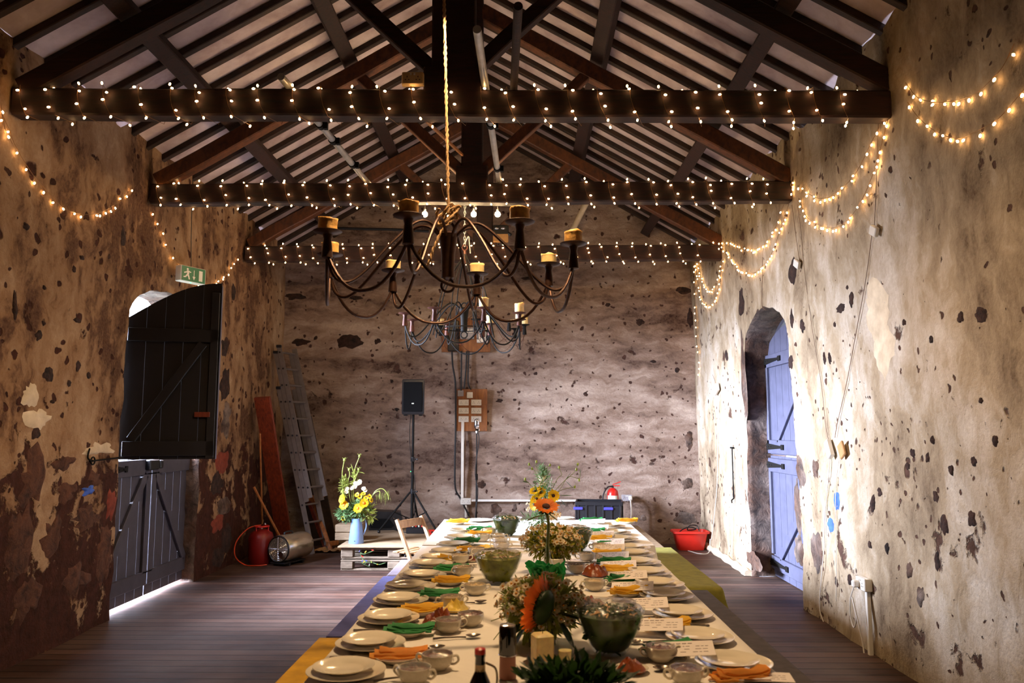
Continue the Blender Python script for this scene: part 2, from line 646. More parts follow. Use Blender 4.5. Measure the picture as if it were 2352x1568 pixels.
    def prism(s, poly, t0, t1, T=None):
        """poly in local x,z ; extruded along local y from t0 to t1"""
        n = len(poly)
        vs = [(x, t0, z) for x, z in poly] + [(x, t1, z) for x, z in poly]
        fs = [tuple(range(n)), tuple(range(2 * n - 1, n - 1, -1))]
        for i in range(n):
            j = (i + 1) % n
            fs.append((i + n, j + n, j, i))
        return s.add(vs, fs, T)

    def build(s, name, mat, parent=None, smooth=True, loc=None, ang=40):
        me = bpy.data.meshes.new(name)
        me.from_pydata([tuple(p) for p in s.v], [], s.f)
        mats = mat if isinstance(mat, (list, tuple)) else [mat]
        for m in mats:
            me.materials.append(M[m] if isinstance(m, str) else m)
        if len(mats) > 1:
            me.polygons.foreach_set('material_index', s.mi)
        if smooth:
            me.polygons.foreach_set('use_smooth', [True] * len(me.polygons))
            try:
                me.set_sharp_from_angle(angle=radians(ang))
            except Exception:
                pass
        me.update()
        o = bpy.data.objects.new(name, me)
        col.objects.link(o)
        if parent is not None:
            o.parent = parent
        if loc is not None:
            o.location = loc
        return o


def tag(o, label=None, cat=None, group=None, kind=None):
    if label:
        o['label'] = label
    if cat:
        o['category'] = cat
    if group:
        o['group'] = group
    if kind:
        o['kind'] = kind
    return o


def thing(name, label, cat, loc=(0, 0, 0), rz=0.0, group=None):
    o = bpy.data.objects.new(name, None)
    o.empty_display_size = .1
    o.location = loc
    o.rotation_euler = (0, 0, rz)
    col.objects.link(o)
    return tag(o, label, cat, group)


def dup(src, parent=None, **kw):
    c = src.copy()
    col.objects.link(c)
    c.parent = parent
    for ch in list(src.children):
        dup(ch, c)
    return c


def inst(name, mesh, parent, loc, rot=None, sc=None):
    o = bpy.data.objects.new(name, mesh)
    col.objects.link(o)
    o.parent = parent
    o.location = loc
    if rot is not None:
        o.rotation_euler = rot
    if sc is not None:
        o.scale = (sc, sc, sc) if not hasattr(sc, '__len__') else sc
    return o


def bez(P, n=16):
    """Catmull-Rom through the points"""
    P = [Vector(p) for p in P]
    Q = [P[0] * 2 - P[1]] + P + [P[-1] * 2 - P[-2]]
    out = []
    for i in range(1, len(Q) - 2):
        a, b, c, d = Q[i - 1], Q[i], Q[i + 1], Q[i + 2]
        for k in range(n):
            t = k / n
            out.append(.5 * ((2 * b) + (c - a) * t + (2 * a - 5 * b + 4 * c - d) * t * t + (3 * b - a - 3 * c + d) * t ** 3))
    out.append(P[-1].copy())
    return out


ORD = ['first', 'second', 'third', 'fourth', 'fifth', 'sixth', 'seventh', 'eighth', 'ninth', 'tenth', 'eleventh', 'twelfth',
       'thirteenth', 'fourteenth', 'fifteenth']

# ================================================================ THE ROOM
XL, XR, YB, YN = -3.5, 2.56, 11.4, -2.5
XC = (XL + XR) / 2 + .0
HW = (XR - XL) / 2
ZE = 4.3
TAN = .577


def roofz(x):
    return ZE + (HW - abs(x - XC)) * TAN


def fbm(x, y, z, o=4):
    a, s, k = 0.0, 1.0, 1.0
    for i in range(o):
        a += s * mnoise.noise(Vector((x * k, y * k, z * k)))
        s *= .5
        k *= 2.1
    return a


def disp_left(u, z):
    return .035 * fbm(u * .9, z * .9, 3.0) + .012 * fbm(u * 3, z * 3, 8.0, 2)


def disp_right(u, z):
    return .04 * fbm(u * .8, z * .8, 13.0) + .012 * fbm(u * 3, z * 3, 18.0, 2) + .05 * max(0, 1 - z / 1.2) * .6


def disp_back(u, z):
    return .045 * fbm(u * .8, z * 1.1, 23.0) + .018 * fbm(u * 2.6, z * 3.4, 28.0, 3)


def arch_poly(u0, u1, zs, za, n=22, rough=.0, z0=0.0, seed=1.0):
    P = []
    m = 26
    for i in range(m + 1):
        z = z0 + (zs - z0) * i / m
        P.append((u0 + rough * fbm(z * 4, seed, 0, 3), z))
    for i in range(1, n):
        t = pi * (1 - i / n)
        u = (u0 + u1) / 2 + (u1 - u0) / 2 * cos(t)
        z = zs + (za - zs) * sin(t)
        P.append((u + rough * .6 * fbm(u * 5, z * 5, seed, 3), z + rough * .8 * fbm(z * 4, u * 5, seed + 5, 3)))
    for i in range(m + 1):
        z = zs + (z0 - zs) * i / m
        P.append((u1 + rough * fbm(z * 4, seed + 7, 0, 3), z))
    return P


def inside(poly, u, z):
    c = False
    n = len(poly)
    j = n - 1
    for i in range(n):
        (x1, y1), (x2, y2) = poly[i], poly[j]
        if (y1 > z) != (y2 > z) and u < (x2 - x1) * (z - y1) / (y2 - y1) + x1:
            c = not c
        j = i
    return c


def nearest_on(poly, u, z):
    best = None
    for i in range(len(poly) - 1):
        (x1, y1), (x2, y2) = poly[i], poly[i + 1]
        dx, dy = x2 - x1, y2 - y1
        L = dx * dx + dy * dy
        t = 0 if L == 0 else max(0, min(1, ((u - x1) * dx + (z - y1) * dy) / L))
        qx, qy = x1 + dx * t, y1 + dy * t
        d = hypot(u - qx, z - qy)
        if best is None or d < best[0]:
            best = (d, qx, qy)
    return best


def wall(name, u0, u1, topf, place, disp, mat, poly=None, step=.07):
    nu = int((u1 - u0) / step)
    nz = int(4.6 / step)
    V, keep = [], {}
    grid = []
    for i in range(nu + 1):
        u = u0 + (u1 - u0) * i / nu
        tz = topf(u)
        row = []
        for j in range(nz + 1):
            z = tz * j / nz
            row.append([u, z])
        grid.append(row)
    if poly:
        us = [p[0] for p in poly]
        zs = [p[1] for p in poly]
        lo, hi, zt = min(us) - .15, max(us) + .15, max(zs) + .15
        for i in range(nu + 1):
            for j in range(nz + 1):
                u, z = grid[i][j]
                if lo < u < hi and z < zt:
                    d, qx, qy = nearest_on(poly, u, z)
                    if d < step * .62:
                        grid[i][j] = [qx, qy if j > 0 else 0.0]
                        keep[(i, j)] = 1
                    elif inside(poly, u, z):
                        keep[(i, j)] = 0
    mb = MB()
    idx = {}
    for i in range(nu + 1):
        for j in range(nz + 1):
            if keep.get((i, j), 1) == 0:
                continue
            u, z = grid[i][j]
            idx[(i, j)] = len(mb.v)
            mb.v.append(tuple(place(u, z, disp(u, z))))
    for i in range(nu):
        for j in range(nz):
            q = [(i, j), (i + 1, j), (i + 1, j + 1), (i, j + 1)]
            ks = [a for a in q if a in idx]
            if len(ks) < 3:
                continue
            cu = sum(grid[a[0]][a[1]][0] for a in ks) / len(ks)
            cz = sum(grid[a[0]][a[1]][1] for a in ks) / len(ks)
            if poly and inside(poly, cu, cz):
                continue
            mb.f.append([idx[a] for a in ks])
            mb.mi.append(0)
    o = mb.build(name, mat, ang=180)
    o['kind'] = 'structure'
    return o


def place_left(u, z, d):
    return (XL + d, u, z)


def place_right(u, z, d):
    return (XR - .02 * z - d, u, z)


def place_back(u, z, d):
    return (u, YB - d, z)


LP_ = arch_poly(6.84, 8.52, 2.60, 2.96, rough=.035, seed=2.0)
RP_ = arch_poly(7.32, 8.93, 2.32, 2.86, rough=.035, seed=5.0)
topL = lambda u: 4.32 + .16 * fbm(u * 1.5, 1.0, 0, 3)
topR = lambda u: 4.34 + .18 * fbm(u * 1.6, 4.0, 0, 3)
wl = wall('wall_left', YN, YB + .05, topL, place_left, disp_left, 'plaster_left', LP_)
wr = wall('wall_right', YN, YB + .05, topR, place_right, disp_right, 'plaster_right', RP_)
wb = wall('wall_back', XL - .05, XR + .05, lambda u: roofz(u) + .01, place_back, disp_back, 'plaster_back')

mb = MB()
mb.box(((XL + XR) / 2, YN - .1, 3), (HW * 2 + .6, .2, 7))
wf = tag(mb.build('wall_front', 'plaster_left', smooth=False), kind='structure')


def reveal(name, poly, place, disp, depth, parent, sgn):
    """the rough stone thickness of the wall around an opening"""
    mb = MB()
    n = 7
    for i, (u, z) in enumerate(poly):
        cu = (poly[0][0] + poly[-1][0]) / 2
        vx, vz = u - cu, (z - 2.0 if z > 2.0 else 0)
        lo = hypot(vx, vz) or 1
        p = Vector(place(u, z, disp(u, z)))
        p += Vector((math.copysign(.02, sgn * depth), vx / lo * .13, vz / lo * .13))
        mb.v.append(tuple(p))
        for k in range(n + 1):
            t = k / n
            p = Vector(place(u, z, disp(u, z)))
            r = .03 * fbm(u * 3, z * 3, t * 3 + 4) * sin(pi * min(1, t * 1.5 + .02)) if 0 < t else 0
            cu = (poly[0][0] + poly[-1][0]) / 2
            v = (u - cu, z - 1.3)
            L = hypot(*v)
            p += Vector((sgn * depth * t, v[0] / L * abs(r) * 1.2, 0))
            mb.v.append(tuple(p))
    m = len(poly)
    for i in range(m - 1):
        for k in range(n + 1):
            a = i * (n + 2) + k
            mb.f.append([a, a + 1, a + n + 3, a + n + 2])
            mb.mi.append(0)
    return mb.build(name, 'bare_stone', parent, ang=180)


reveal('stone_jamb', LP_, place_left, disp_left, -.42, wl, 1)
reveal('stone_jamb', RP_, place_right, disp_right, .44, wr, 1)


def patch(parent, place, disp, c, ru, rz, seed, mat='dark_stone', off=.012, jag=.45, name='bare_stone_patch'):
    """a piece of fallen plaster: an uneven shallow boss of stone that follows the wall surface"""
    mb = MB()
    n = 22
    rings = 4
    rot = random.uniform(-.3, .3)
    vs = []
    for k in range(rings + 1):
        q = k / rings
        for i in range(n):
            a = 2 * pi * i / n
            rr = 1 + jag * fbm(cos(a) * 1.6 + seed * 3.1, sin(a) * 1.6, seed, 4)
            u = c[0] + ru * rr * q * cos(a + rot)
            z = max(.01, c[1] + rz * rr * q * sin(a + rot))
            h = off * (1 - q ** 6) + .012 * fbm(u * 9, z * 9, seed, 3) * (1 - q)
            vs.append(place(u, z, disp(u, z) + h - .003))
    fs = []
    for k in range(rings):
        for i in range(n):
            j = (i + 1) % n
            fs.append((k * n + i, k * n + j, (k + 1) * n + j, (k + 1) * n + i))
    mb.add(vs, fs)
    mb.build(name, mat, parent, ang=180)


def pl_(px, py):
    p = PX(px, py, XL)
    return (p.y, p.z)


def pr_(px, py):
    z = 1.6
    for _ in range(3):
        p = PX(px, py, XR - .02 * z)
        z = p.z
    return (p.y, p.z)


def pb_(px, py):
    p = PY(px, py, YB)
    return (p.x, p.z)


# bare stone on the back wall: px, py, half-width px, half-height px
for i, (x, y, a, b) in enumerate([(678, 681, 26, 8), (692, 785, 21, 9), (802, 783, 32, 17), (866, 783, 8, 7), (725, 776, 5, 5), (815, 684, 20, 6),
                                  (1572, 668, 22, 9), (1586, 728, 8, 22), (1582, 1008, 9, 22), (1470, 740, 10, 8), (1182, 918, 5, 3), (1147, 920, 8, 4),
                                  (1500, 830, 7, 4), (1140, 1170, 12, 15), (1572, 1190, 24, 14), (1345, 905, 5, 5), (1230, 858, 5, 4), (900, 875, 5, 4),
                                  (1105, 1113, 10, 9), (1183, 1165, 5, 7), (1478, 1190, 7, 7), (1578, 1110, 14, 13), (912, 940, 5, 4), (1395, 700, 6, 5), (1210, 640, 12, 4),
                                  (760, 905, 5, 3), (1270, 985, 6, 4), (1510, 1010, 6, 5), (1555, 850, 6, 6), (840, 925, 4, 3)]):
    c = pb_(x, y)
    k = 11.4 / F
    patch(wb, place_back, disp_back, c, a * k, b * k, i + .5, 'dark_stone' if y < 1000 else 'bare_stone')
# left wall
for i, (x, y, a, b) in enumerate([(108, 862, 13, 17), (86, 770, 8, 13), (97, 742, 4, 6), (172, 735, 9, 6), (182, 592, 6, 6), (164, 618, 5, 8), (245, 590, 4, 7),
                                  (282, 545, 9, 26), (539, 671, 6, 22), (176, 840, 7, 12), (80, 995, 12, 14), (205, 862, 5, 8), (157, 880, 5, 9), (120, 922, 5, 5),
                                  (60, 520, 8, 10), (35, 700, 6, 40), (100, 660, 4, 5)]):
    c = pl_(x, y)
    patch(wl, place_left, disp_left, c, a * c[0] ** 2 / (3.5 * F), b * c[0] / F, i + 20.5)
for i, (x, y, a, b, m) in enumerate([(140, 1060, 26, 16, 'brown_stone'), (150, 1130, 26, 24, 'brown_stone'), (200, 1190, 30, 30, 'brown_stone'),
                                     (70, 1100, 30, 60, 'brown_stone'), (120, 1230, 22, 40, 'brown_stone'), (40, 1250, 30, 90, 'brown_stone'),
                                     (240, 1280, 16, 70, 'brown_stone'), (60, 1380, 30, 50, 'brown_stone'), (170, 1330, 30, 40, 'brown_stone'),
                                     (215, 1100, 18, 20, 'brown_stone'), (255, 1160, 12, 40, 'brick_red'), (200, 1125, 14, 10, 'blue_chalk'),
                                     (70, 905, 18, 26, 'pale_lime'), (90, 960, 30, 26, 'pale_lime'), (230, 1030, 30, 14, 'pale_lime')]):
    c = pl_(x, y)
    patch(wl, place_left, disp_left, c, a * c[0] ** 2 / (3.5 * F), b * c[0] / F, i + 50.5, m, jag=.75, off=.016 if m != 'blue_chalk' else .02)
# crumbled far jamb of the open door
for i, (x, y, a, b, m) in enumerate([(514, 800, 9, 26, 'dark_stone'), (516, 880, 10, 40, 'dark_stone'), (520, 960, 11, 40, 'bare_stone'), (512, 1060, 14, 28, 'brick_red'),
                                     (500, 1110, 14, 24, 'dark_stone'), (512, 1160, 15, 22, 'bare_stone'), (498, 1200, 14, 24, 'brick_red'),
                                     (520, 1235, 13, 30, 'dark_stone'), (500, 1280, 14, 24, 'dark_stone')]):
    c = pl_(x, y)
    patch(wl, place_left, disp_left, c, a * c[0] ** 2 / (3.5 * F), b * c[0] / F, i + 80.5, m)
# right wall
RW = [(1700, 693, 8, 36), (1816, 626, 8, 32), (1930, 708, 11, 12), (1955, 690, 6, 18), (1822, 733, 5, 24), (1846, 750, 6, 15), (1893, 822, 3, 15), (1904, 823, 3, 14),
      (1822, 830, 6, 14), (1666, 816, 3, 14), (2213, 730, 7, 16), (2256, 724, 12, 20), (2258, 920, 4, 8), (2020, 1130, 5, 10), (2008, 1155, 5, 20),
      (2090, 1040, 6, 12), (2130, 1052, 5, 12), (2080, 1070, 4, 9), (2152, 1140, 7, 16), (2175, 1205, 9, 24), (2235, 1190, 10, 20), (1962, 1330, 5, 12),
      (1925, 1335, 4, 12), (2045, 1260, 4, 12), (2090, 1310, 6, 20), (2120, 1370, 9, 24), (2160, 1290, 8, 22), (2290, 1010, 7, 14), (1945, 660, 3, 6),
      (2145, 1010, 5, 10), (2240, 1060, 7, 14), (1915, 745, 3, 7), (2080, 740, 4, 8), (2150, 780, 5, 9), (1875, 1075, 7, 22), (2010, 1250, 4, 9), (2190, 1080, 5, 12)]
for i, (x, y, a, b) in enumerate(RW):
    c = pr_(x, y)
    patch(wr, place_right, disp_right, c, a * c[0] ** 2 / (2.5 * F), b * c[0] / F, i + 120.5, 'dark_stone' if i not in (24, 25, 34) else 'bare_stone')
for i, (x, y, a, b, m) in enumerate([(1838, 1085, 12, 40, 'bare_stone'), (1832, 1160, 8, 60, 'bare_stone'), (1836, 1265, 12, 34, 'bare_stone'), (1876, 1262, 14, 50, 'bare_stone'),
                                     (1706, 880, 7, 120, 'bare_stone'), (2015, 720, 34, 75, 'pale_lime'), (2030, 800, 30, 60, 'pale_lime'),
                                     (1925, 1150, 7, 26, 'blue_chalk'), (1912, 1206, 9, 18, 'blue_chalk'), (1733, 1285, 14, 20, 'bare_stone')]):
    c = pr_(x, y)
    patch(wr, place_right, disp_right, c, a * c[0] ** 2 / (2.5 * F), b * c[0] / F, i + 180.5, m, off=.008)

# floor, ground outside
mb = MB()
mb.box((XC, (YN + YB) / 2, -.05), (HW * 2 + .1, YB - YN + .3, .1))
mb.box((XR + .24, 8.12, -.052), (.5, 1.7, .1))
mb.box((XL - .25, 7.68, -.052), (.5, 1.75, .1))
fl = tag(mb.build('floor', 'floor_boards', smooth=False), kind='structure')
mb = MB()
mb.box((-14.3, 7, -.17), (20, 40, .1))
mb.box((13, 7, -.17), (19.2, 40, .1))
tag(mb.build('ground', 'gravel', smooth=False), kind='structure')
# low crumbly plinth at the foot of the right wall
mb = MB()
mb.tube(bez([(XR - .06, 8.95, .02), (XR - .05, 9.6, .02), (XR - .04, 10.4, .025), (XR - .03, 11.3, .02)], 6), [.045 + .012 * sin(i * 1.7) for i in range(19)], 8)
tag(mb.build('baseboard_right', 'pale_lime'), kind='structure')

# ---------------------------------------------------------------- roof
def roof_side(sgn, name):
    mb = MB()
    a, b = XC + sgn * (HW + .25), XC - sgn * .0
    n = 40
    for i in range(n):
        y0, y1 = YN - .2 + (YB + .4 - YN + .2) * i / n, YN - .2 + (YB + .4 - YN + .2) * (i + 1) / n
        vs = []
        for (x, y) in ((a, y0), (b, y0), (b, y1), (a, y1)):
            vs.append((x, y, roofz(x)))
        vs += [(v[0], v[1], v[2] + .03) for v in vs]
        mb.add(vs, [(0, 1, 2, 3), (7, 6, 5, 4), (0, 3, 7, 4), (1, 5, 6, 2)] + ([(0, 4, 5, 1)] if i == 0 else []) + ([(2, 6, 7, 3)] if i == n - 1 else []))
    o = tag(mb.build(name, 'roof_felt', smooth=False), kind='structure')
    k = 0
    y = 2.2
    while y < YB - .05:
        m = MB()
        wv = random.uniform(-.012, .012)
        m.bar((a, y, roofz(a) - .032), (XC, y + wv, roofz(XC) - .032), .062, .06, (0, 0, 1), .006, 5, .008)
        m.build('rafter', 'rafter_wood', o)
        y += .325
    for t_, ww, hh in ((1.22, .14, .16), (2.32, .13, .17)):
        x = XC + sgn * t_
        m = MB()
        m.bar((x, -.5, roofz(x) - .08 - hh / 2), (x, YB - .02, roofz(x) - .08 - hh / 2), ww, hh, (sgn * .5, 0, .86), .01, 14, .015)
        m.build('purlin', 'beam_wood', o)
    return o


rl = roof_side(-1, 'ceiling_left')
rr_ = roof_side(1, 'ceiling_right')
m = MB()
m.bar((XC, -.5, roofz(XC) - .2), (XC, YB - .02, roofz(XC) - .2), .06, .22, (0, 0, 1), .006, 10, .01)
m.build('ridge_board', 'beam_wood', rl)
for (nm, x, par) in (('wall_head', XL - .13, wl), ('wall_head', XR + .10, wr)):
    m = MB()
    m.box((x, (YN + YB) / 2, 4.25), (.1, YB - YN + .4, .9))
    m.build(nm, 'bare_stone', par)

BZ, BH, BD = 3.71, .19, .13
TY = [5.08, 7.09, 9.61]
TN = ['closest roof truss, with a beige double socket on its tie beam', 'middle roof truss, with four globe bulbs hung beneath it',
      'far roof truss, close in front of the gable wall']
for i, y in enumerate([2.9] + TY):
    if i == 0:
        t = thing('roof_truss', 'unlit dark timber roof truss above the near end of the table', 'roof truss', (XC, y, BZ), group='timber roof trusses')
    else:
        t = thing('roof_truss', TN[i - 1], 'roof truss', (XC, y, BZ), group='timber roof trusses')
    yy = BD / 2
    tilt = .03 if i == 1 else 0
    m = MB()
    m.bar((-HW + .02, yy, BH / 2 + tilt), (HW - .06, yy, BH / 2 - tilt), BD, BH, (0, 0, 1), .012, 16, .012)
    m.build('tie_beam', 'beam_wood', t)
    kw = .3 if i == 1 else .2
    m = MB()
    m.bar((0, yy, BH - .02), (0, yy, 2.2), kw, BD * .95, (0, 1, 0), .012, 6, .01)
    m.bar((0, yy, BH - .02), (0, yy, BH + .16), kw + .1, BD * .97, (0, 1, 0), .012)
    m.build('king_post', 'beam_wood', t)
    for sg in (-1, 1):
        m = MB()
        m.bar((sg * (HW - .06), yy, BH + .03), (sg * .08, yy, BH + .03 + (HW - .14) * TAN), BD * .9, .15, (0, 0, 1), .01, 8, .012)
        m.build('principal_rafter', 'strut_wood' if i in (2, 3) else 'beam_wood', t)
        m = MB()
        m.bar((sg * .1, yy, BH + .12), (sg * 1.12, yy, BH + .02 + (HW - 1.16) * TAN), BD * .7, .1, (0, 0, 1), .008, 4, .01)
        m.build('strut', 'strut_wood' if i > 1 else 'beam_wood', t)


def pole(pts, r, mat, label, clamps=()):
    t = thing('scaffold_pole', label, 'pole', pts[0])
    o = Vector(pts[0])
    m = MB()
    m.tube([Vector(p) - o for p in pts], r, 12)
    m.build('tube', mat, t)
    for k in clamps:
        p = Vector(pts[0]).lerp(Vector(pts[-1]), k) - o
        m = MB()
        d = (Vector(pts[-1]) - Vector(pts[0])).normalized()
        m.tube([p - d * .025, p + d * .025], r * 1.35, 12)
        m.box(p + Vector((r * 1.6, 0, -.01)), (.03, .04, .05))
        m.build('clamp', 'black_iron', t)


ZT = BZ + BH + .032
pole([(-1.60, 4.95, ZT), (-1.46, 7.25, ZT)], .026, 'galvanised', 'galvanised pole laid across two trusses over the open-door side', (.36, .5, .75))
pole([(-.262, 4.35, ZT), (-.215, 7.22, ZT)], .026, 'galvanised', 'galvanised pole laid across two trusses beside the king posts', (.5, .85))
pole([(-.02, 4.1, ZT), (-.06, 5.25, ZT)], .026, 'beam_wood', 'short dark round pole resting on the closest truss', ())
# thin batten leaning behind the first beam
a, b = PY(950, 250, 5.22), PY(1062, 356, 7.05)
m = MB()
m.bar(a - a, b - a, .02, .02, (0, 0, 1))
o = m.build('batten', 'tan_wood', loc=a)
tag(o, 'thin pale batten slanting below the closest tie beam', 'batten')
# lime-washed pole on the gable
a, b = PY(1352, 455, 11.0), PY(1312, 535, 11.2)
m = MB()
m.tube([Vector((0, 0, 0)), b - a], [.045, .04], 10)
m2 = m.build('wooden_pole', 'pale_lime', loc=a)
tag(m2, 'stubby lime-washed pole leaning on the gable wall above the far beam', 'pole')


# ---------------------------------------------------------------- doors
def plank_leaf(mb, y0, y1, z0, topf, x, th=.03, n=6, gap=.006):
    wdt = (y1 - y0) / n
    for i in range(n):
        a, b = y0 + i * wdt + gap / 2, y0 + (i + 1) * wdt - gap / 2
        k = 5
        top = [(a + (b - a) * j / k, topf(a + (b - a) * j / k)) for j in range(k + 1)]
        poly = [(a, z0), (b, z0)] + list(reversed(top))
        vs = [(x, y, z) for y, z in poly] + [(x + th, y, z) for y, z in poly]
        nn = len(poly)
        fs = [tuple(range(nn - 1, -1, -1)), tuple(range(nn, 2 * nn))] + [(j, (j + 1) % nn, nn + (j + 1) % nn, nn + j) for j in range(nn)]
        mb.add(vs, fs)


def strap(parent, p, d, L=.3, mat='black_iron'):
    """tapering hinge strap: p start, d direction (unit), lies on the door face"""
    p, d = Vector(p), Vector(d)
    m = MB()
    up = Vector((0, 0, 1))
    nrm = d.cross(up)
    vs = []
    for t, h in ((0, .04), (.08, .035), (L * .86, .012), (L * .88, .028), (L, .028)):
        for s in (-1, 1):
            vs.append(p + d * t + up * h * s)
    vs2 = [v + nrm * .012 for v in vs]
    n = len(vs)
    fs = []
    for i in range(0, n - 2, 2):
        fs += [(i, i + 1, i + 3, i + 2), (n + i, n + i + 2, n + i + 3, n + i + 1), (i, i + 2, n + i + 2, n + i), (i + 1, n + i + 1, n + i + 3, i + 3)]
    fs += [(0, n, n + 1, 1), (n - 2, n - 1, 2 * n - 1, 2 * n - 2)]
    m.add(vs + vs2, fs)
    m.tube([p - up * .06 + nrm * .012, p + up * .06 + nrm * .012], .014, 8)
    for k in range(3):
        m.ball(p + d * (.06 + .08 * k) + nrm * .014, .007, 6, 4)
    return m.build('strap_hinge', mat, parent)


# blue stable door in the right wall
DX = 2.79
rcx, rhw = (7.32 + 8.93) / 2, (8.93 - 7.32) / 2


def rtop(y, zs=2.30, rise=.50):
    q = max(0, 1 - ((y - rcx - .03) / (rhw + .1)) ** 2)
    return zs + rise * sqrt(q)


dr = bpy.data.objects.new('door_1', None)
col.objects.link(dr)
dr.location = (DX, 8.9, 0)
dr['kind'] = 'structure'


def dpart(mb, name, mat, parent=dr, **k):
    o = mb.build(name, mat, None, **k)
    o.parent = parent
    o.matrix_parent_inverse = Matrix.Translation(-Vector(dr.location)) if parent is dr else Matrix()
    return o


mb = MB()
plank_leaf(mb, 7.25, 9.06, 1.335, lambda y: rtop(y, 2.30, .42), DX, n=9)
mb.box((DX - .015, 8.12, 2.37), (.03, 1.7, .14), ch=.004)
mb.box((DX - .015, 8.12, 1.42), (.03, 1.7, .15), ch=.004)
mb.bar((DX - .015, 8.62, 1.5), (DX - .015, 7.55, 2.32), .03, .09, (0, .6, .8), .004)
mb.box((DX - .015, 8.93, 1.9), (.03, .09, .95), ch=.004)
upper = dpart(mb, 'door_leaf', 'door_blue')
mb = MB()
plank_leaf(mb, 7.25, 9.06, .012, lambda y: 1.32, DX, n=9)
mb.box((DX - .015, 8.12, 1.22), (.03, 1.7, .15), ch=.004)
mb.box((DX - .015, 8.12, .16), (.03, 1.7, .14), ch=.004)
mb.bar((DX - .015, 8.66, .24), (DX - .015, 7.5, 1.14), .03, .09, (0, .6, .8), .004)
mb.box((DX - .015, 8.93, .7), (.03, .09, .9), ch=.004)
lower = dpart(mb, 'door_leaf', 'door_blue')
for z in (2.37, 1.42, 1.22, .16):
    o = strap(None, (DX - .031, 9.0, z), (0, -1, 0), .62)
    for v in ():
        pass
    o.parent = dr
    o.matrix_parent_inverse = Matrix.Translation(-Vector(dr.location))
mb = MB()
mb.box((DX - .05, 7.78, 1.78), (.05, .05, .02), ch=.003)
mb.box((DX - .035, 7.78, 1.78), (.012, .03, .09), ch=.003)
dpart(mb, 'door_latch', 'black_iron')
mb = MB()
N = 24
P = [(7.2, 0.0), (7.2, 2.3)] + [(rcx - (rhw + .07) * cos(pi * i / N), 2.3 + .62 * sin(pi * i / N)) for i in range(1, N)] + [(9.06, 2.3), (9.06, 0.0)]
Q = [(7.29, 0.0), (7.29, 2.3)] + [(rcx - (rhw - .03) * cos(pi * i / N), 2.3 + .50 * sin(pi * i / N)) for i in range(1, N)] + [(8.96, 2.3), (8.96, 0.0)]
vs = [(DX + .035, y, z) for y, z in P] + [(DX + .035, y, z) for y, z in Q] + [(DX + .12, y, z) for y, z in P] + [(DX + .12, y, z) for y, z in Q]
n = len(P)
fs = []
for i in range(n - 1):
    fs += [(i, i + 1, n + i + 1, n + i), (2 * n + i, 3 * n + i, 3 * n + i + 1, 2 * n + i + 1), (n + i, n + i + 1, 3 * n + i + 1, 3 * n + i), (i, 2 * n + i, 2 * n + i + 1, i + 1)]
mb.add(vs, fs)
mb.box((DX + .075, 8.12, .02), (.08, 1.72, .06))
dpart(mb, 'door_frame', 'door_grey')

# stable doors in the left wall: two closed lower leaves, one upper leaf swung into the room
dl = bpy.data.objects.new('door_2', None)
col.objects.link(dl)
dl.location = (0, 0, 0)
dl['kind'] = 'structure'
LX = -3.66
for (a, b, s) in ((6.80, 7.665, 1), (7.675, 8.56, -1)):
    mb = MB()
    plank_leaf(mb, a, b, .032, lambda y: 1.33, LX, n=5)
    mb.box((LX + .045, (a + b) / 2, 1.25), (.03, b - a - .01, .15), ch=.004)
    mb.box((LX + .045, (a + b) / 2, .2), (.03, b - a - .01, .13), ch=.004)
    yo, yi = (a + .06, b - .1) if s > 0 else (b - .06, a + .1)
    mb.bar((LX + .045, yo, .26), (LX + .045, yi, 1.18), .03, .09, (0, .5, .8), .004)
    mb.box((LX + .045, b - .05 if s > 0 else a + .05, .72), (.03, .09, .95), ch=.004)
    mb.build('door_leaf', 'door_grey', dl)
strap(dl, (LX + .061, 6.87, 1.25), (0, 1, 0), .3)
mb = MB()
mb.box((LX + .08, 7.62, 1.27), (.06, .2, .1), ch=.01)
mb.box((LX + .09, 7.76, 1.27), (.05, .06, .08), ch=.008)
mb.build('door_lock', 'black_plastic', dl)
# open upper leaf
hx, hy = -3.52, 6.885
ex, ey = PY(500, 900, 7.06).x, 7.06
L = hypot(ex - hx, ey - hy)
ang = atan2(ey - hy, ex - hx)
T = Matrix.Translation((hx, hy, 0)) @ Matrix.Rotation(ang, 4, 'Z')
dz = lambda x: 2.60 + .34 * sin(min(1, x / L) * pi / 2)
mb = MB()
n = 5
for i in range(n):
    a, b = (L * i / n + .002 if i else -.07), L * (i + 1) / n - .002
    k = 4
    poly = [(a, 1.345), (b, 1.345)] + [(a + (b - a) * j / k, dz(a + (b - a) * j / k)) for j in range(k, -1, -1)]
    mb.prism(poly, 0, .03, T)
mb.box((L / 2, -.014, 1.44), (L - .02, .028, .13), T, .004)
mb.box((L / 2, -.014, 2.45), (L - .02, .028, .12), T, .004)
q = [Vector((.08, -.014, 1.52)), Vector((L - .14, -.014, 2.38))]
mb.bar(T @ q[0], T @ q[1], .08, .028, T.to_3x3() @ Vector((0, 1, 0)), .004)
mb.box((L - .045, -.014, 2.1), (.07, .028, 1.5), T, .004)
lf = mb.build('door_leaf', 'leaf_shaded', dl)
lf['label'] = 'dark upper door leaf swung into the room'
mb = MB()
mb.box((L + .004, .008, 2.13), (.008, .046, 1.57), T, .002)
mb.build('lit_edge', 'door_blue', dl)  # bluish daylight on the free edge, put into the strip's colour
mb = MB()
mb.box((L - .12, -.032, 1.74), (.13, .012, .045), T, .003)
mb.build('door_pull', 'red_wood', dl)
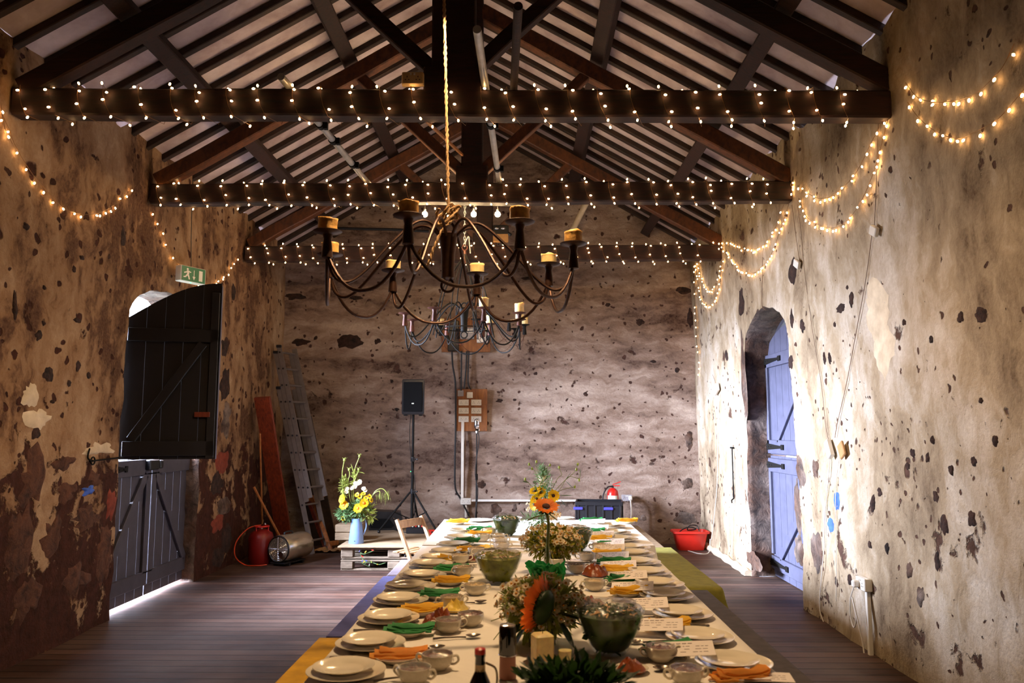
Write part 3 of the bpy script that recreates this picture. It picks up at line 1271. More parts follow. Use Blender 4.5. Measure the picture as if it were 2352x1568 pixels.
# iron door hook on the wall
mb = MB()
a = Vector(place_left(*pl_(202, 1058), .04))
b = Vector((hx + .03, hy - .03, a.z + .01))
mb.tube([a - a, b - a], .007, 8)
mb.tube([Vector((0, .03 * cos(t), .03 * sin(t))) for t in [i * pi / 8 for i in range(16)]], .006, 6, True)
mb.box((-.02, 0, 0), (.05, .015, .015))
mb.tube(bez([(0, -.03, .0), (-.01, -.06, .03), (-.01, -.04, .1)], 5), .007, 6)
o = mb.build('door_hook', 'black_iron', loc=a)
tag(o, 'long black iron door hook with a ring, fixed beside the open door', 'hook')

# iron bar on the right wall beyond the blue door
mb = MB()
y, z = pr_(1685, 1028)
p = Vector(place_right(y, z, disp_right(y, z) + .02))
y2, z2 = pr_(1687, 1143)
mb.tube([Vector((0, 0, 0)), Vector((0, .0, z2 - z))], .008, 8)
mb.tube([Vector((0, 0, z2 - z)), Vector((-.03, -.02, z2 - z - .02)), Vector((-.03, -.03, z2 - z - .05))], .008, 8)
mb.box((0, 0, 0), (.03, .1, .02), ch=.003)
tag(mb.build('iron_bar', 'black_iron', loc=p), 'thin black iron bar hanging on the pale wall past the blue door', 'bar')

# ================================================================ FAIRY LIGHTS
bulb_mb = MB()
bulb_mb.ball((0, 0, -.007), (.0074, .0074, .011), 6, 5)
_b = bulb_mb.build('bulb', 'fairy_glow')
BULB = _b.data
bpy.data.objects.remove(_b)


def bulbs(t, pts, hidden=(), cap=100):
    """pts: list of (local position, direction the bulb points)"""
    pts = list(pts)
    if len(pts) > cap:
        random.shuffle(pts)
        hidden = list(hidden) + pts[cap:]
        pts = pts[:cap]
    for p, d in pts:
        q = (-Vector(d)).to_track_quat('Z', 'Y')
        inst('bulb', BULB, t, p, q.to_euler())
    if hidden:
        m = MB()
        for p, d in hidden:
            T = Matrix.Translation(p) @ (-Vector(d)).to_track_quat('Z', 'Y').to_matrix().to_4x4()
            m.ball((0, 0, -.007), (.0074, .0074, .011), 6, 4, T)
        tag(m.build('bulbs', 'fairy_glow', t), kind='stuff')


def beam_string(y, x0, x1, label, seed, pitch=.215, tilt=0.0):
    random.seed(seed)
    zc = BZ + BH / 2
    t = thing('fairy_lights', label, 'fairy lights', (0, y, zc), group='fairy lights wound round the tie beams')
    h, d = BH / 2 + .012, BD + .024
    corners = [(-.012, h), (-.012, -h), (d - .012, -h), (d - .012, h)]   # (y,z): front-top, front-bottom, back-bottom, back-top
    x = x0
    pts, vis, hid = [], [], []
    wraps = int((x1 - x0) / pitch)
    for k in range(wraps):
        sw = pitch * random.uniform(.8, 1.2)
        fr = [(.0, 0), (.26, 1), (.52, 2), (.76, 3)]
        xs = [x + sw * f for f, _ in fr] + [x + sw]
        zt = lambda xx: -tilt * (xx - XC) / HW
        prevc = None
        cs = [corners[i] for _, i in fr] + [corners[0]]
        for j in range(4):
            (ya, za), (yb, zb) = cs[j], cs[j + 1]
            for q in range(3):
                tt = q / 3
                bow = .006 * sin(pi * tt)
                pts.append(Vector((xs[j] + (xs[j + 1] - xs[j]) * tt - (.018 * sin(pi * tt) if j == 0 else 0), ya + (yb - ya) * tt - (bow if j == 0 else 0), za + (zb - za) * tt + zt(xs[j]))))
        # bulbs: two on the front face, one or two at the lower edge, one on top
        for (tt, face) in ((random.uniform(.08, .3), 0), (random.uniform(.5, .85), 0), (random.uniform(-.1, .3), 1), (random.uniform(.6, 1), 1) if k % 2 else (.5, 2), (random.uniform(.7, 1.), 3) if k % 3 else (.4, 3)):
            (ya, za), (yb, zb) = cs[face], cs[face + 1]
            px = xs[face] + (xs[face + 1] - xs[face]) * tt + random.uniform(-.012, .012)
            p = Vector((px, ya + (yb - ya) * tt, za + (zb - za) * tt + zt(px)))
            sgn = random.choice((-1, 1))
            if face == 0:
                dr_ = Vector((sgn * .8, -.25, -.2))
                p.y -= .012
                p.x += sgn * .012
            elif face == 1:
                dr_ = Vector((random.uniform(-.6, .6), -.2, -1))
                p.z -= .006
            elif face == 2:
                dr_ = Vector((0, 1, -.2))
            else:
                dr_ = Vector((random.uniform(-.4, .4), -.1, 1))
                p.z += .008
            (hid if face == 2 or (face == 3 and tt < .5) else vis).append((p, dr_))
        x += sw
    m = MB()
    m.tube(pts, .0016, 4)
    m.build('wire', 'wire_copper', t)
    bulbs(t, vis, hid)
    return t


beam_string(5.08, -3.42, 2.42, 'fairy lights wound round the closest tie beam, the one with the socket', 11, .205, .03)
beam_string(7.09, -3.42, 2.42, 'fairy lights wound round the middle tie beam', 12, .185)
beam_string(9.61, -3.42, 2.42, 'fairy lights wound round the far tie beam by the gable wall', 13, .2)


def catenary_px(pxs, X, n=10, off=.02):
    """points on a side wall from pixel guides; smoothed"""
    P = []
    for (a, b) in pxs:
        xx = XL + .05 if X < 0 else XR - .05
        for _ in range(3):
            p = PX(a, b, xx)
            if X < 0:
                xx = XL + disp_left(p.y, p.z) + off
            else:
                xx = XR - .02 * p.z - disp_right(p.y, p.z) - off
        P.append(p)
    return bez(P, n)


def swag(pts, label, step=.075, seed=1, group='fairy light swags on the walls'):
    random.seed(seed)
    o = pts[0].copy()
    t = thing('fairy_lights', label, 'fairy lights', o, group=group)
    loc = [p - o for p in pts]
    m = MB()
    m.tube(loc, .0022, 4)
    m.build('wire', 'wire_copper', t)
    L = 0
    B = []
    nxt = .03
    for a, b in zip(loc, loc[1:]):
        seg = (b - a).length
        while nxt < L + seg:
            q = a.lerp(b, (nxt - L) / max(seg, 1e-6))
            d = Vector((random.uniform(-.2, .2), random.uniform(-.8, .8), random.uniform(-1.2, -.1)))
            B.append((q + d.normalized() * random.uniform(.006, .03), d))
            nxt += step * random.uniform(.6, 1.4)
        L += seg
    bulbs(t, B)
    return t


# right wall
swag(catenary_px([(2080, 190), (2110, 225), (2165, 235), (2230, 220), (2275, 185), (2305, 150), (2330, 100)], 1), 'upper of two fairy light swags nearest the camera on the blue-door wall', .12, 1)
swag(catenary_px([(2085, 235), (2110, 270), (2150, 302), (2200, 318), (2245, 300), (2285, 278), (2310, 255), (2352, 205)], 1), 'lower of two fairy light swags nearest the camera on the blue-door wall', .11, 2)
swag(catenary_px([(1832, 425), (1870, 452), (1905, 452), (1960, 405), (2005, 320), (2035, 262)], 1), 'upper swag of fairy lights between the closest and middle beams', .10, 3)
swag(catenary_px([(1835, 455), (1855, 500), (1910, 524), (1960, 490), (2005, 400), (2040, 272)], 1), 'lower swag of fairy lights between the closest and middle beams', .09, 4)
swag(catenary_px([(1668, 552), (1700, 568), (1742, 570), (1775, 535), (1800, 470)], 1), 'upper swag of fairy lights between the middle and far beams', .09, 5)
swag(catenary_px([(1668, 575), (1690, 610), (1725, 628), (1765, 595), (1795, 520), (1812, 468)], 1), 'lower swag of fairy lights between the middle and far beams', .08, 6)
swag(catenary_px([(1600, 602), (1615, 650), (1632, 668), (1648, 640), (1658, 598)], 1), 'small upper loop of fairy lights in the corner by the gable wall', .09, 7)
swag(catenary_px([(1597, 602), (1608, 680), (1625, 703), (1645, 680), (1660, 598)], 1), 'small lower loop of fairy lights in the corner by the gable wall', .09, 8)
swag(catenary_px([(1594, 602), (1596, 700), (1599, 760), (1604, 830), (1602, 885)], 1), 'straight strand of fairy lights hanging down in the corner', .14, 9)
# clusters where the strings meet the beams
for (px, py, n, sd, lab) in ((2072, 215, 16, 21, 'tangle of fairy lights at the wall end of the closest beam'), (1826, 428, 14, 22, 'tangle of fairy lights at the wall end of the middle beam'),
                             (1660, 565, 16, 23, 'tangle of fairy lights at the wall end of the far beam')):
    random.seed(sd)
    y = TY[(px < 2000) + (px < 1700)]
    p0 = PY(px, py, y - .04)
    P = [p0 + Vector((random.uniform(-.06, .04), random.uniform(-.05, .01), random.uniform(-.12, .11))) for _ in range(12)]
    swag(bez(P, 4), lab, .1, sd, 'tangled ends of fairy lights')
# left wall
swag(catenary_px([(5, 262), (22, 300), (38, 340), (75, 400), (110, 440), (150, 480), (210, 492), (260, 472), (312, 425)], -1), 'long swag of fairy lights on the ochre wall left of the open door', .13, 31)
swag(catenary_px([(352, 480), (368, 520), (385, 560), (398, 590), (415, 610), (440, 640), (470, 655), (500, 645), (525, 622), (548, 590)], -1), 'swag of fairy lights looping behind the exit sign over the open door', .12, 32)
swag(catenary_px([(2, 240), (10, 290), (28, 330)], -1), 'short end of fairy lights at the left edge of the picture', .14, 33)


# four globe bulbs on a rail
t = thing('bulb_rail', 'slim rail with four glowing globe bulbs hung under the middle beam', 'light fitting', PY(1068, 467, 7.45))
o = t.location
m = MB()
m.tube([PY(985, 467, 7.45) - o, PY(1152, 468, 7.45) - o], .006, 8)
m.box(PY(1055, 461, 7.45) - o, (.06, .03, .03), ch=.004)
m.build('rail', 'galvanised', t)
m = MB()
for x in (1000, 1132):
    p = PY(x, 467, 7.45) - o
    m.tube([p, p + Vector((0, -.02, .06)), p + Vector((0, -.26, .075))], .005, 6)
m.build('bracket', 'galvanised', t)
for x in (976, 1031, 1088, 1143):
    p = PY(x, 492, 7.45) - o
    m = MB()
    m.tube([p + Vector((0, 0, .1)), p + Vector((0, 0, .045))], .003, 6)
    m.tube([p + Vector((0, 0, .05)), p + Vector((0, 0, .022))], [.010, .014], 10)
    c = m.build('lamp_holder', 'galvanised', t)
    m = MB()
    m.ball(p, .027, 14, 10)
    m.build('globe_bulb', 'globe_glow', c)

# shaded pendant, above the top of the picture
t = thing('pendant_lamp', 'shaded pendant lamp hanging over the near half of the table', 'lamp', (-.15, 3.72, 3.86))
m = MB()
m.lathe([(.02, .10), (.04, .09), (.15, .0), (.152, .0), (.045, .095), (.024, .11)], n=28, cap0=False, cap1=False)
m.build('shade', 'black_iron', t, ang=60)
m = MB()
m.tube([(0, 0, .08), (0, 0, .15)], .02, 10)
m.tube([(0, 0, .15), (0, 0, roofz(-.15) - 3.86 - .04)], .004, 6)
m.build('flex', 'cable_black', t)
m = MB()
m.ball((0, 0, .07), .034, 14, 10)
m.build('bulb', 'pendant_glow', t)

# ================================================================ CHANDELIERS
cup_prof = [(.014, -.125), (.027, -.12), (.023, -.07), (.018, -.03), (.024, -.008), (.066, .004), (.069, .008), (.066, .010), (.03, .004), (.0, .003)]


def candle_mesh(r, h, mat, seed):
    m = MB()
    random.seed(seed)
    n, rings = 16, 6
    vs = []
    for k in range(rings + 1):
        z = h * k / rings
        for i in range(n):
            a = 2 * pi * i / n
            q = r * (1 + .05 * fbm(cos(a) * 2 + seed, sin(a) * 2, z * 20))
            zz = z + (0.16 * h * fbm(cos(a) * 1.5, sin(a) * 1.5, seed * 3.1) if k == rings else 0)
            if k == rings:
                q *= 1.05
            vs.append((q * cos(a), q * sin(a), zz))
    for i in range(n):
        a = 2 * pi * i / n
        vs.append((r * .8 * cos(a), r * .8 * sin(a), h * .93))
    for i in range(n):
        a = 2 * pi * i / n
        vs.append((r * .3 * cos(a), r * .3 * sin(a), h * .78))
    fs = [tuple(range(n - 1, -1, -1))]
    for k in range(rings + 2):
        for i in range(n):
            j = (i + 1) % n
            fs.append((k * n + i, k * n + j, (k + 1) * n + j, (k + 1) * n + i))
    fs.append(tuple(range((rings + 2) * n, (rings + 3) * n)))
    m.add(vs, fs)
    m.tube([(0, 0, h * .77), (.002, 0, h * .9)], .0012, 4)
    o = m.build('candle', mat, ang=180)
    me = o.data
    bpy.data.objects.remove(o)
    return me


def chandelier(loc, R, angs, label, iron, cupmat, r=.0085, rods=False, drop=.27, thin=1.0, rot=0.0):
    t = thing('chandelier', label, 'chandelier', loc, rot)
    m = MB()
    m.lathe([(.012, -.155), (.034, -.145), (.034, -.10), (.036, -.02), (.044, .04), (.050, .085), (.022, .10)], n=18)
    m.build('hub', iron, t)
    m = MB()
    m.tube([(.033 * cos(a), 0, -.185 + .033 * sin(a)) for a in [i * pi / 10 for i in range(20)]], .007 * thin, 8, True)
    m.build('bottom_ring', iron, t)
    m = MB()
    m.tube([(.03 * cos(a), .004 * a, .12 + .03 * sin(a)) for a in [i * pi / 10 for i in range(20)]], .007 * thin, 8, True)
    m.build('top_ring', iron, t)
    for k, a in enumerate(angs):
        ca, sa = cos(a), sin(a)
        # arm: up and over from the hub, dipping, then up to the cup
        prof = [(.022, .02), (.05, .085), (.12, .135), (.20, .115), (.33, -.01), (.46, -.16), (.55, -.225), (.62, -.20), (.655, -.10)]
        P = bez([(q * R / .655 * ca, q * R / .655 * sa, z) for q, z in prof], 5)
        m = MB()
        m.tube(P, r * thin, 8)
        m.build('arm', iron, t)
        # festoon to the next cup
        b = angs[(k + 1) % len(angs)]
        A, B = Vector((R * ca, R * sa, -.1)), Vector((R * cos(b), R * sin(b), -.1))
        mid = (A + B) / 2
        Q = []
        for i in range(15):
            s_ = i / 14
            p = A.lerp(B, s_)
            p.z -= (drop - .07) * (1 - abs(2 * s_ - 1) ** 2.4)
            Q.append(p)
        m = MB()
        m.tube(Q, r * thin, 8)
        m.build('festoon', iron, t)
        m = MB()
        m.lathe(cup_prof, (R * ca, R * sa, 0), 20)
        m.build('candle_cup', cupmat, t)
        if rods:
            m = MB()
            m.tube(bez([(.015 * ca, .015 * sa, .66), (.05 * ca, .05 * sa, .58), (.14 * ca, .14 * sa, .46), (.24 * ca, .24 * sa, .25), (.30 * ca, .30 * sa, -.05), (.33 * ca, .33 * sa, -.2)], 4), r * .8 * thin, 6)
            m.build('rod', iron, t)
    if rods:
        m = MB()
        m.lathe([(.012, .70), (.016, .68), (.022, .58), (.03, .56), (.01, .55)], n=12)
        m.tube([(.028 * cos(a), 0, .73 + .028 * sin(a)) for a in [i * pi / 8 for i in range(16)]], .006, 6, True)
        m.build('crown', cupmat, t)
        m = MB()
        m.tube([(.22 * cos(a), .22 * sin(a), -.12) for a in [i * pi / 16 for i in range(32)]], r * .8, 6, True)
        m.build('hoop', iron, t)
    return t


cz = 2.53
C1 = Vector((-.386, 4.0, cz))
A8 = [radians(-10 + 45 * k) for k in range(8)]
chandelier(C1, .655, A8, 'large wrought iron candle chandelier hung on a rope over the table', 'forged_iron', 'forged_iron')
CM = [candle_mesh(.045, .062, 'shaded_wax', i + 1) for i in range(4)] + [candle_mesh(.043, .058, 'cream_wax', i + 9) for i in range(4)]
WH = ['cup pointing at the blue door', 'gable-side cup towards the blue door', 'cup pointing at the gable wall', 'gable-side cup towards the ladder',
      'cup pointing at the open door', 'camera-side cup towards the open door', 'cup pointing at the camera', 'camera-side cup towards the blue door']
for k, a in enumerate(A8):
    p = C1 + Vector((.655 * cos(a), .655 * sin(a), .0065))
    o = inst('candle', CM[4 + k % 4] if k in (1, 2, 3) else CM[k % 4], None, p, (0, 0, k * 1.1))  # far three get the lighter wax: lamplight on them put into the colour
    tag(o, 'burnt-down candle on the big chandelier, ' + WH[k], 'candle', 'candles on the rope-hung chandelier')
C2 = Vector(PY(1066, 728, 8.0))
A8b = [radians(22 + 45 * k) for k in range(8)]
chandelier(C2, .62, A8b, 'smaller cage-shaped candle chandelier hanging on a chain', 'black_iron', 'copper_iron', .0075, True, .30)
CM2 = [candle_mesh(.046, .095, 'cream_wax', i + 31) for i in range(3)]
W2 = ['on the cup beside the upright socket board', 'gable side, second cup', 'gable side, towards the speaker', '', '', '', 'camera side, on the tallest-looking stub', 'on the outermost cup towards the blue door']
for k in (0, 1, 6, 7):
    a = A8b[k]
    o = inst('candle', CM2[k % 3], None, C2 + Vector((.62 * cos(a), .62 * sin(a), .0065)), (0, 0, k))
    tag(o, 'pale candle on the caged chandelier, ' + ['cup facing the blue door', 'cup facing the gable, blue-door half', '', '', '', '', 'cup facing the camera, blue-door half', 'camera-side cup closest to the blue-door wall'][k], 'candle', 'candles on the caged chandelier')
C3 = Vector(PY(1108, 748, 10.1))
A8c = [radians(40 + 45 * k) for k in range(8)]
chandelier(C3, .55, A8c, 'third chandelier of thin wire, partly hidden behind the caged one', 'copper_iron', 'black_iron', .004, False, .26, .6)
for k in (1, 3, 7):
    a = A8c[k]
    o = inst('candle', CM2[k % 3], None, C3 + Vector((.55 * cos(a), .55 * sin(a), .0065)), (0, 0, k), .95)
    tag(o, 'small white candle on the thin wire chandelier, ' + {1: 'gable side', 3: 'open-door side', 7: 'blue-door side'}[k], 'candle', 'candles on the wire chandelier')


def twisted(mb, pts, r, n=2):
    """rope: strands twisted round the path"""
    L = 0
    base = []
    for i, p in enumerate(pts):
        if i:
            L += (p - pts[i - 1]).length
        base.append((p, L))
    for s_ in range(n):
        Q = []
        for p, l in base:
            a = l * 90 + 2 * pi * s_ / n
            Q.append(p + Vector((cos(a), sin(a), 0)) * r * .45)
        mb.tube(Q, r * .62, 5)


def line_pts(a, b, step):
    a, b = Vector(a), Vector(b)
    n = max(2, int((b - a).length / step))
    return [a.lerp(b, i / n) for i in range(n + 1)]


m = MB()
o = C1.copy()
top = Vector((XC, 3.95, roofz(XC) - .31)) - o
twisted(m, line_pts(Vector((0, 0, .2)), top, .03), .011)
kn = []
for i in range(70):
    a = i * .42
    kn.append(Vector((.045 * cos(a) * (1 + .4 * sin(i * .3)), .03 * sin(a), .17 + .05 * sin(a * 1.1) + .0004 * i)))
twisted(m, kn, .009)
twisted(m, bez([(0, 0, .15), (-.03, -.03, .1), (-.07, -.05, -.0), (-.09, -.06, -.07), (-.12, -.05, -.10), (-.15, -.04, -.06), (-.14, -.04, -.0)], 8), .009)
tag(m.build('rope', 'rope_fibre', loc=o), 'twisted tan rope knotted to the big chandelier and rising to the roof', 'rope')
# chain of the second chandelier
m = MB()
o = C2 + Vector((0, 0, .75))
ztop = roofz(C2.x) - .31 - o.z
k, z = 0, .012
while z < ztop + .03:
    T = Matrix.Translation((0, 0, z)) @ Matrix.Rotation((k % 2) * pi / 2, 4, 'Z')
    m.tube([(.010 * cos(a), 0, .022 * sin(a)) for a in [i * pi / 4 for i in range(8)]], .0038, 4, True, T)
    z += .034
    k += 1
m.tube(bez([(.0, 0, .02), (.04, 0, .1), (.05, 0, .02), (.06, 0, -.08)], 6), .006, 5)
tag(m.build('chain', 'galvanised', loc=o), 'steel chain holding up the caged chandelier', 'chain')
m = MB()
o = C3 + Vector((0, 0, .1))
twisted(m, line_pts((0, 0, 0), PY(1113, 400, 10.1) - o + Vector((0, 0, 1.2)), .05), .007)
tag(m.build('rope', 'rope_blue', loc=o), 'thin pale blue rope holding the wire chandelier', 'rope')


# ================================================================ WIRING ON THE WALLS
def box_thing(name, label, cat, loc, size, mat, rz=0, ch=.004, group=None):
    m = MB()
    m.box((0, 0, 0), size, ch=ch)
    o = m.build(name, mat, loc=loc)
    o.rotation_euler = (0, 0, rz)
    return tag(o, label, cat, group)


def socket(name, label, loc, w=.146, h=.086, double=True, mat='beige_plastic', parent=None, rot=(0, 0, 0)):
    """faceplate with pin slots; faces -Y"""
    if parent is None:
        t = thing(name, label, 'socket', loc)
        t.rotation_euler = rot
        off = Vector((0, 0, 0))
    else:
        t, off = parent, Vector(loc)
    m = MB()
    m.box(off, (w, .02, h), ch=.005)
    pl = m.build('faceplate', mat, t)
    m = MB()
    for cx in ((-w * .25, w * .25) if double else (0,)):
        c = off + Vector((cx, -.0105, -.006))
        m.box(c + Vector((0, 0, .014)), (.005, .002, .011))
        m.box(c + Vector((-.011, 0, -.007)), (.009, .002, .005))
        m.box(c + Vector((.011, 0, -.007)), (.009, .002, .005))
    m.build('pin_slots', 'slot_dark', pl)
    m = MB()
    for cx in ((-.012, .012) if double else (0,)):
        m.box(off + Vector((cx, -.0115, h * .3)), (.012, .005, .014), ch=.001)
    m.build('switch', 'white_plastic', pl)
    return t


y = 5.08 - .03
p = PY(948, 180, y)
t = socket('wall_socket', 'beige double socket screwed to the closest tie beam', p)
m = MB()
m.box((0, .02, -.002), (.148, .03, .088), ch=.003)
m.build('back_box', 'beige_plastic', t)

# twin spot emergency light on the far beam
t = thing('emergency_light', 'black twin-spot lamp on a brown box above the far beam', 'lamp', PY(1150, 556, 9.6))
m = MB()
m.box((0, 0, .05), (.19, .08, .1), ch=.004)
m.build('battery_box', 'cardboard', t)
m = MB()
m.box((0, 0, .15), (.2, .09, .12), ch=.01)
m.build('head', 'black_plastic', t)
for s in (-.05, .03):
    m = MB()
    m.ball((s, -.05, .165), (.026, .01, .016), 10, 6)
    m.build('spot_lens', 'chrome', t)
m = MB()
m.tube([(.08, -.02, .12), (.13, -.04, .08)], .02, 8)
m.build('bracket', 'black_plastic', t)

# upper board on the gable wall
yb = YB - .09


def board(px0, py0, px1, py1, name, label):
    a, b = PY(px0, py0, yb), PY(px1, py1, yb)
    w_, h_ = b.x - a.x, a.z - b.z
    t = thing(name, label, 'board', ((a.x + b.x) / 2, yb, (a.z + b.z) / 2))
    m = MB()
    m.box((0, .02, 0), (w_, .03, h_), ch=.003)
    m.build('backboard', 'board_wood', t)
    return t, w_, h_


t, w_, h_ = board(1015, 730, 1126, 808, 'fuse_board', 'brown board with grey fuse boxes high on the gable wall, behind the chandeliers')
m = MB()
m.box((-.18, -.02, -.02), (.16, .1, h_ * .9), ch=.01)
m.build('meter_box', 'black_plastic', t)
m = MB()
m.box((.02, -.02, .02), (.2, .08, .17), ch=.006)
m.build('fuse_box', 'grey_plastic', t)
m = MB()
m.box((.24, -.02, -.02), (.16, .08, .2), ch=.006)
m.build('isolator_box', 'white_plastic', t)
m = MB()
m.box((.02, -.062, .05), (.16, .004, .05), ch=.001)
m.build('clear_cover', 'white_plastic', t)

t, w_, h_ = board(1049, 893, 1119, 990, 'socket_board', 'brown upright board carrying six double sockets on the gable wall')
oo = t.location
for r_ in range(3):
    for c_ in range(2):
        p = PY(1065 + 29 * c_, 924 + 19 * r_, yb) - oo
        m = MB()
        m.box((p.x, -.005, p.z), (.146, .02, .086), ch=.004)
        pl = m.build('double_socket', 'white_plastic', t)
        m = MB()
        for cx in (-.036, .036):
            m.box((p.x + cx, -.0155, p.z + .008), (.006, .002, .012))
            m.box((p.x + cx - .012, -.0155, p.z - .012), (.01, .002, .006))
            m.box((p.x + cx + .012, -.0155, p.z - .012), (.01, .002, .006))
        m.build('pin_slots', 'slot_dark', pl)
for (px, py, mt) in ((1058, 903, 'grey_plastic'), (1079, 907, 'white_plastic')):
    p = PY(px, py, yb) - oo
    m = MB()
    m.box((p.x, -.005, p.z), (.086, .022, .086), ch=.004)
    m.box((p.x, -.02, p.z), (.03, .01, .03), ch=.002)
    m.build('switch_plate', mt, t)


def cable(name, label, pxs, r, mat, y=None, cat='cable', pts=None, n=8, sides=6):
    P = [PY(a, b, y) for a, b in pxs] if pts is None else [Vector(p) for p in pts]
    o = P[0].copy()
    m = MB()
    m.tube(bez([p - o for p in P], n), r, sides)
    return tag(m.build(name, mat, loc=o), label, cat)


yc = YB - .10
cable('power_cable', 'thick black cable dropping from the fuse board and curving to the floor', [(1038, 806), (1040, 840), (1046, 880), (1047, 960), (1045, 1060), (1046, 1120), (1058, 1145), (1078, 1185)], .014, 'cable_black', yc)
cable('power_cable', 'straight black cable from the fuse board to the grey switch', [(1060, 806), (1060, 840), (1059, 897)], .012, 'cable_black', yc)
cable('power_cable', 'black cable from the fuse board to the pink-white switch', [(1072, 806), (1070, 850), (1066, 892)], .012, 'cable_black', yc)
cable('power_cable', 'rightmost black cable bending onto the socket board', [(1077, 806), (1075, 860), (1076, 882), (1082, 895)], .010, 'cable_black', yc)
cable('power_cable', 'black cable running level along the gable wall above the far beam', [(770, 524), (850, 526), (905, 527), (985, 531)], .02, 'cable_black', yc)
cable('power_cable', 'brown cable running down beside the white conduit', [(1070, 992), (1068, 1050), (1066, 1140)], .007, 'cable_brown', yc + .02)
m = MB()
a, b = PY(1063, 965, yc), PY(1062, 1143, yc)
m.box((0, 0, (b.z - a.z) / 2), (.04, .03, a.z - b.z), ch=.003)
tag(m.build('conduit', 'white_plastic', loc=a), 'white upright conduit below the socket board', 'conduit')
p = PY(1070, 1151, yc - .01)
socket('wall_socket', 'white double socket low on the gable wall where the conduits meet', p, .15, .09, True, 'white_plastic')
m = MB()
a, b = PY(1083, 1149, yc + .01), PY(1418, 1149, yc + .01)
m.box(((b.x - a.x) / 2, 0, 0), (b.x - a.x, .03, .03), ch=.003)
tag(m.build('conduit', 'white_plastic', loc=a), 'long level white conduit along the foot of the gable wall', 'conduit')
m = MB()
a, b = PY(1070, 1160, yc + .01), PY(1074, 1188, yc + .01)
m.box((0, 0, (b.z - a.z) / 2), (.03, .03, a.z - b.z), ch=.003)
tag(m.build('conduit', 'white_plastic', loc=a), 'short white conduit under the low double socket', 'conduit')
p = PY(1440, 1143, yc)
t = socket('wall_socket', 'pinkish double socket with a white plug, right of the fire extinguisher', p, .15, .09, True, 'grey_plastic')
m = MB()
m.box((.045, -.035, 0), (.05, .05, .06), ch=.01)
m.build('plug', 'white_plastic', t)
cable('power_cable', 'white cable hanging from the plug beside the fire extinguisher', None, .012, 'cable_white', pts=[p + Vector((.045, -.06, -.03)), p + Vector((.05, -.07, -.2)), p + Vector((.03, -.07, -.45)), p + Vector((.02, -.08, -.62))])

# small bell boxes and cables on the right wall
def on_right(px, py, off=.02):
    y, z = pr_(px, py)
    return Vector(place_right(y, z, disp_right(y, z) + off))


for (px, py, sz, mt, lab, rx) in ((2018, 530, (.03, .10, .07), 'white_plastic', 'small white box hung by the fairy light cable under the lower swag', .5),
                                  (1832, 606, (.03, .12, .07), 'white_plastic', 'small white box level with the far beam, on the blue-door wall', .5),
                                  (1650, 894, (.04, .18, .10), 'white_plastic', 'white transformer box between the corner and the blue door', -.4),
                                  (1911, 1031, (.04, .075, .15), 'white_plastic', 'white transformer box hanging on cables right of the blue door', -.5),
                                  (1941, 1033, (.02, .10, .12), 'cardboard', 'piece of brown cardboard pinned beside the hanging white box', -.5)):
    m = MB()
    m.box((0, 0, 0), sz, ch=.006)
    o = m.build('transformer_box' if mt != 'cardboard' else 'cardboard_tag', mt, loc=on_right(px, py, .035))
    o.rotation_euler = (rx, 0, 0)
    tag(o, lab, 'box' if mt != 'cardboard' else 'cardboard')


def wall_cable(pxs, r, mat, label, off=.015, n=6):
    P = [on_right(a, b, off) for a, b in pxs]
    return cable('wall_cable', label, None, r, mat, pts=P, n=n)


wall_cable([(1828, 468), (1838, 540), (1850, 620), (1870, 760), (1888, 880), (1900, 980), (1908, 1022)], .0025, 'cable_brown', 'thin cable from the middle beam end down to the hanging white box')
wall_cable([(1815, 470), (1825, 560), (1833, 600)], .0025, 'cable_brown', 'thin cable from the middle beam to the upper small white box')
wall_cable([(2030, 275), (2022, 400), (2012, 520)], .0025, 'cable_brown', 'thin cable from the closest beam to the box under the swag')
wall_cable([(2006, 535), (1990, 640), (1970, 760), (1945, 880), (1925, 970), (1918, 1005)], .0028, 'cable_brown', 'thin cable slanting from the box under the swag to the hanging white box')
wall_cable([(1905, 1048), (1906, 1110), (1902, 1190), (1897, 1260), (1893, 1330), (1890, 1395), (1900, 1430)], .004, 'cable_white', 'wavy white cable running down from the hanging box to the floor')
wall_cable([(1930, 1050), (1925, 1110), (1928, 1200), (1935, 1290), (1930, 1380)], .003, 'cable_white', 'fainter white cable below the cardboard piece')
wall_cable([(1640, 860), (1648, 885)], .0025, 'cable_brown', 'short cable above the transformer box near the corner')
wall_cable([(1653, 905), (1652, 1000), (1651, 1100), (1647, 1180), (1640, 1240)], .005, 'cable_white', 'white cable dropping from the transformer box to the red tub')
P = [on_right(1640, 1238, .03), Vector((2.44, 10.55, .012)), Vector((2.3, 10.45, .01)), Vector((2.2, 10.7, .01))]
cable('floor_cable', 'loop of white cable on the floor beside the red tub', None, .006, 'cable_white', pts=P)
wall_cable([(1752, 590), (1751, 640), (1752, 700), (1760, 712)], .003, 'cable_brown', 'short thin cable running down to the crown of the blue door arch')

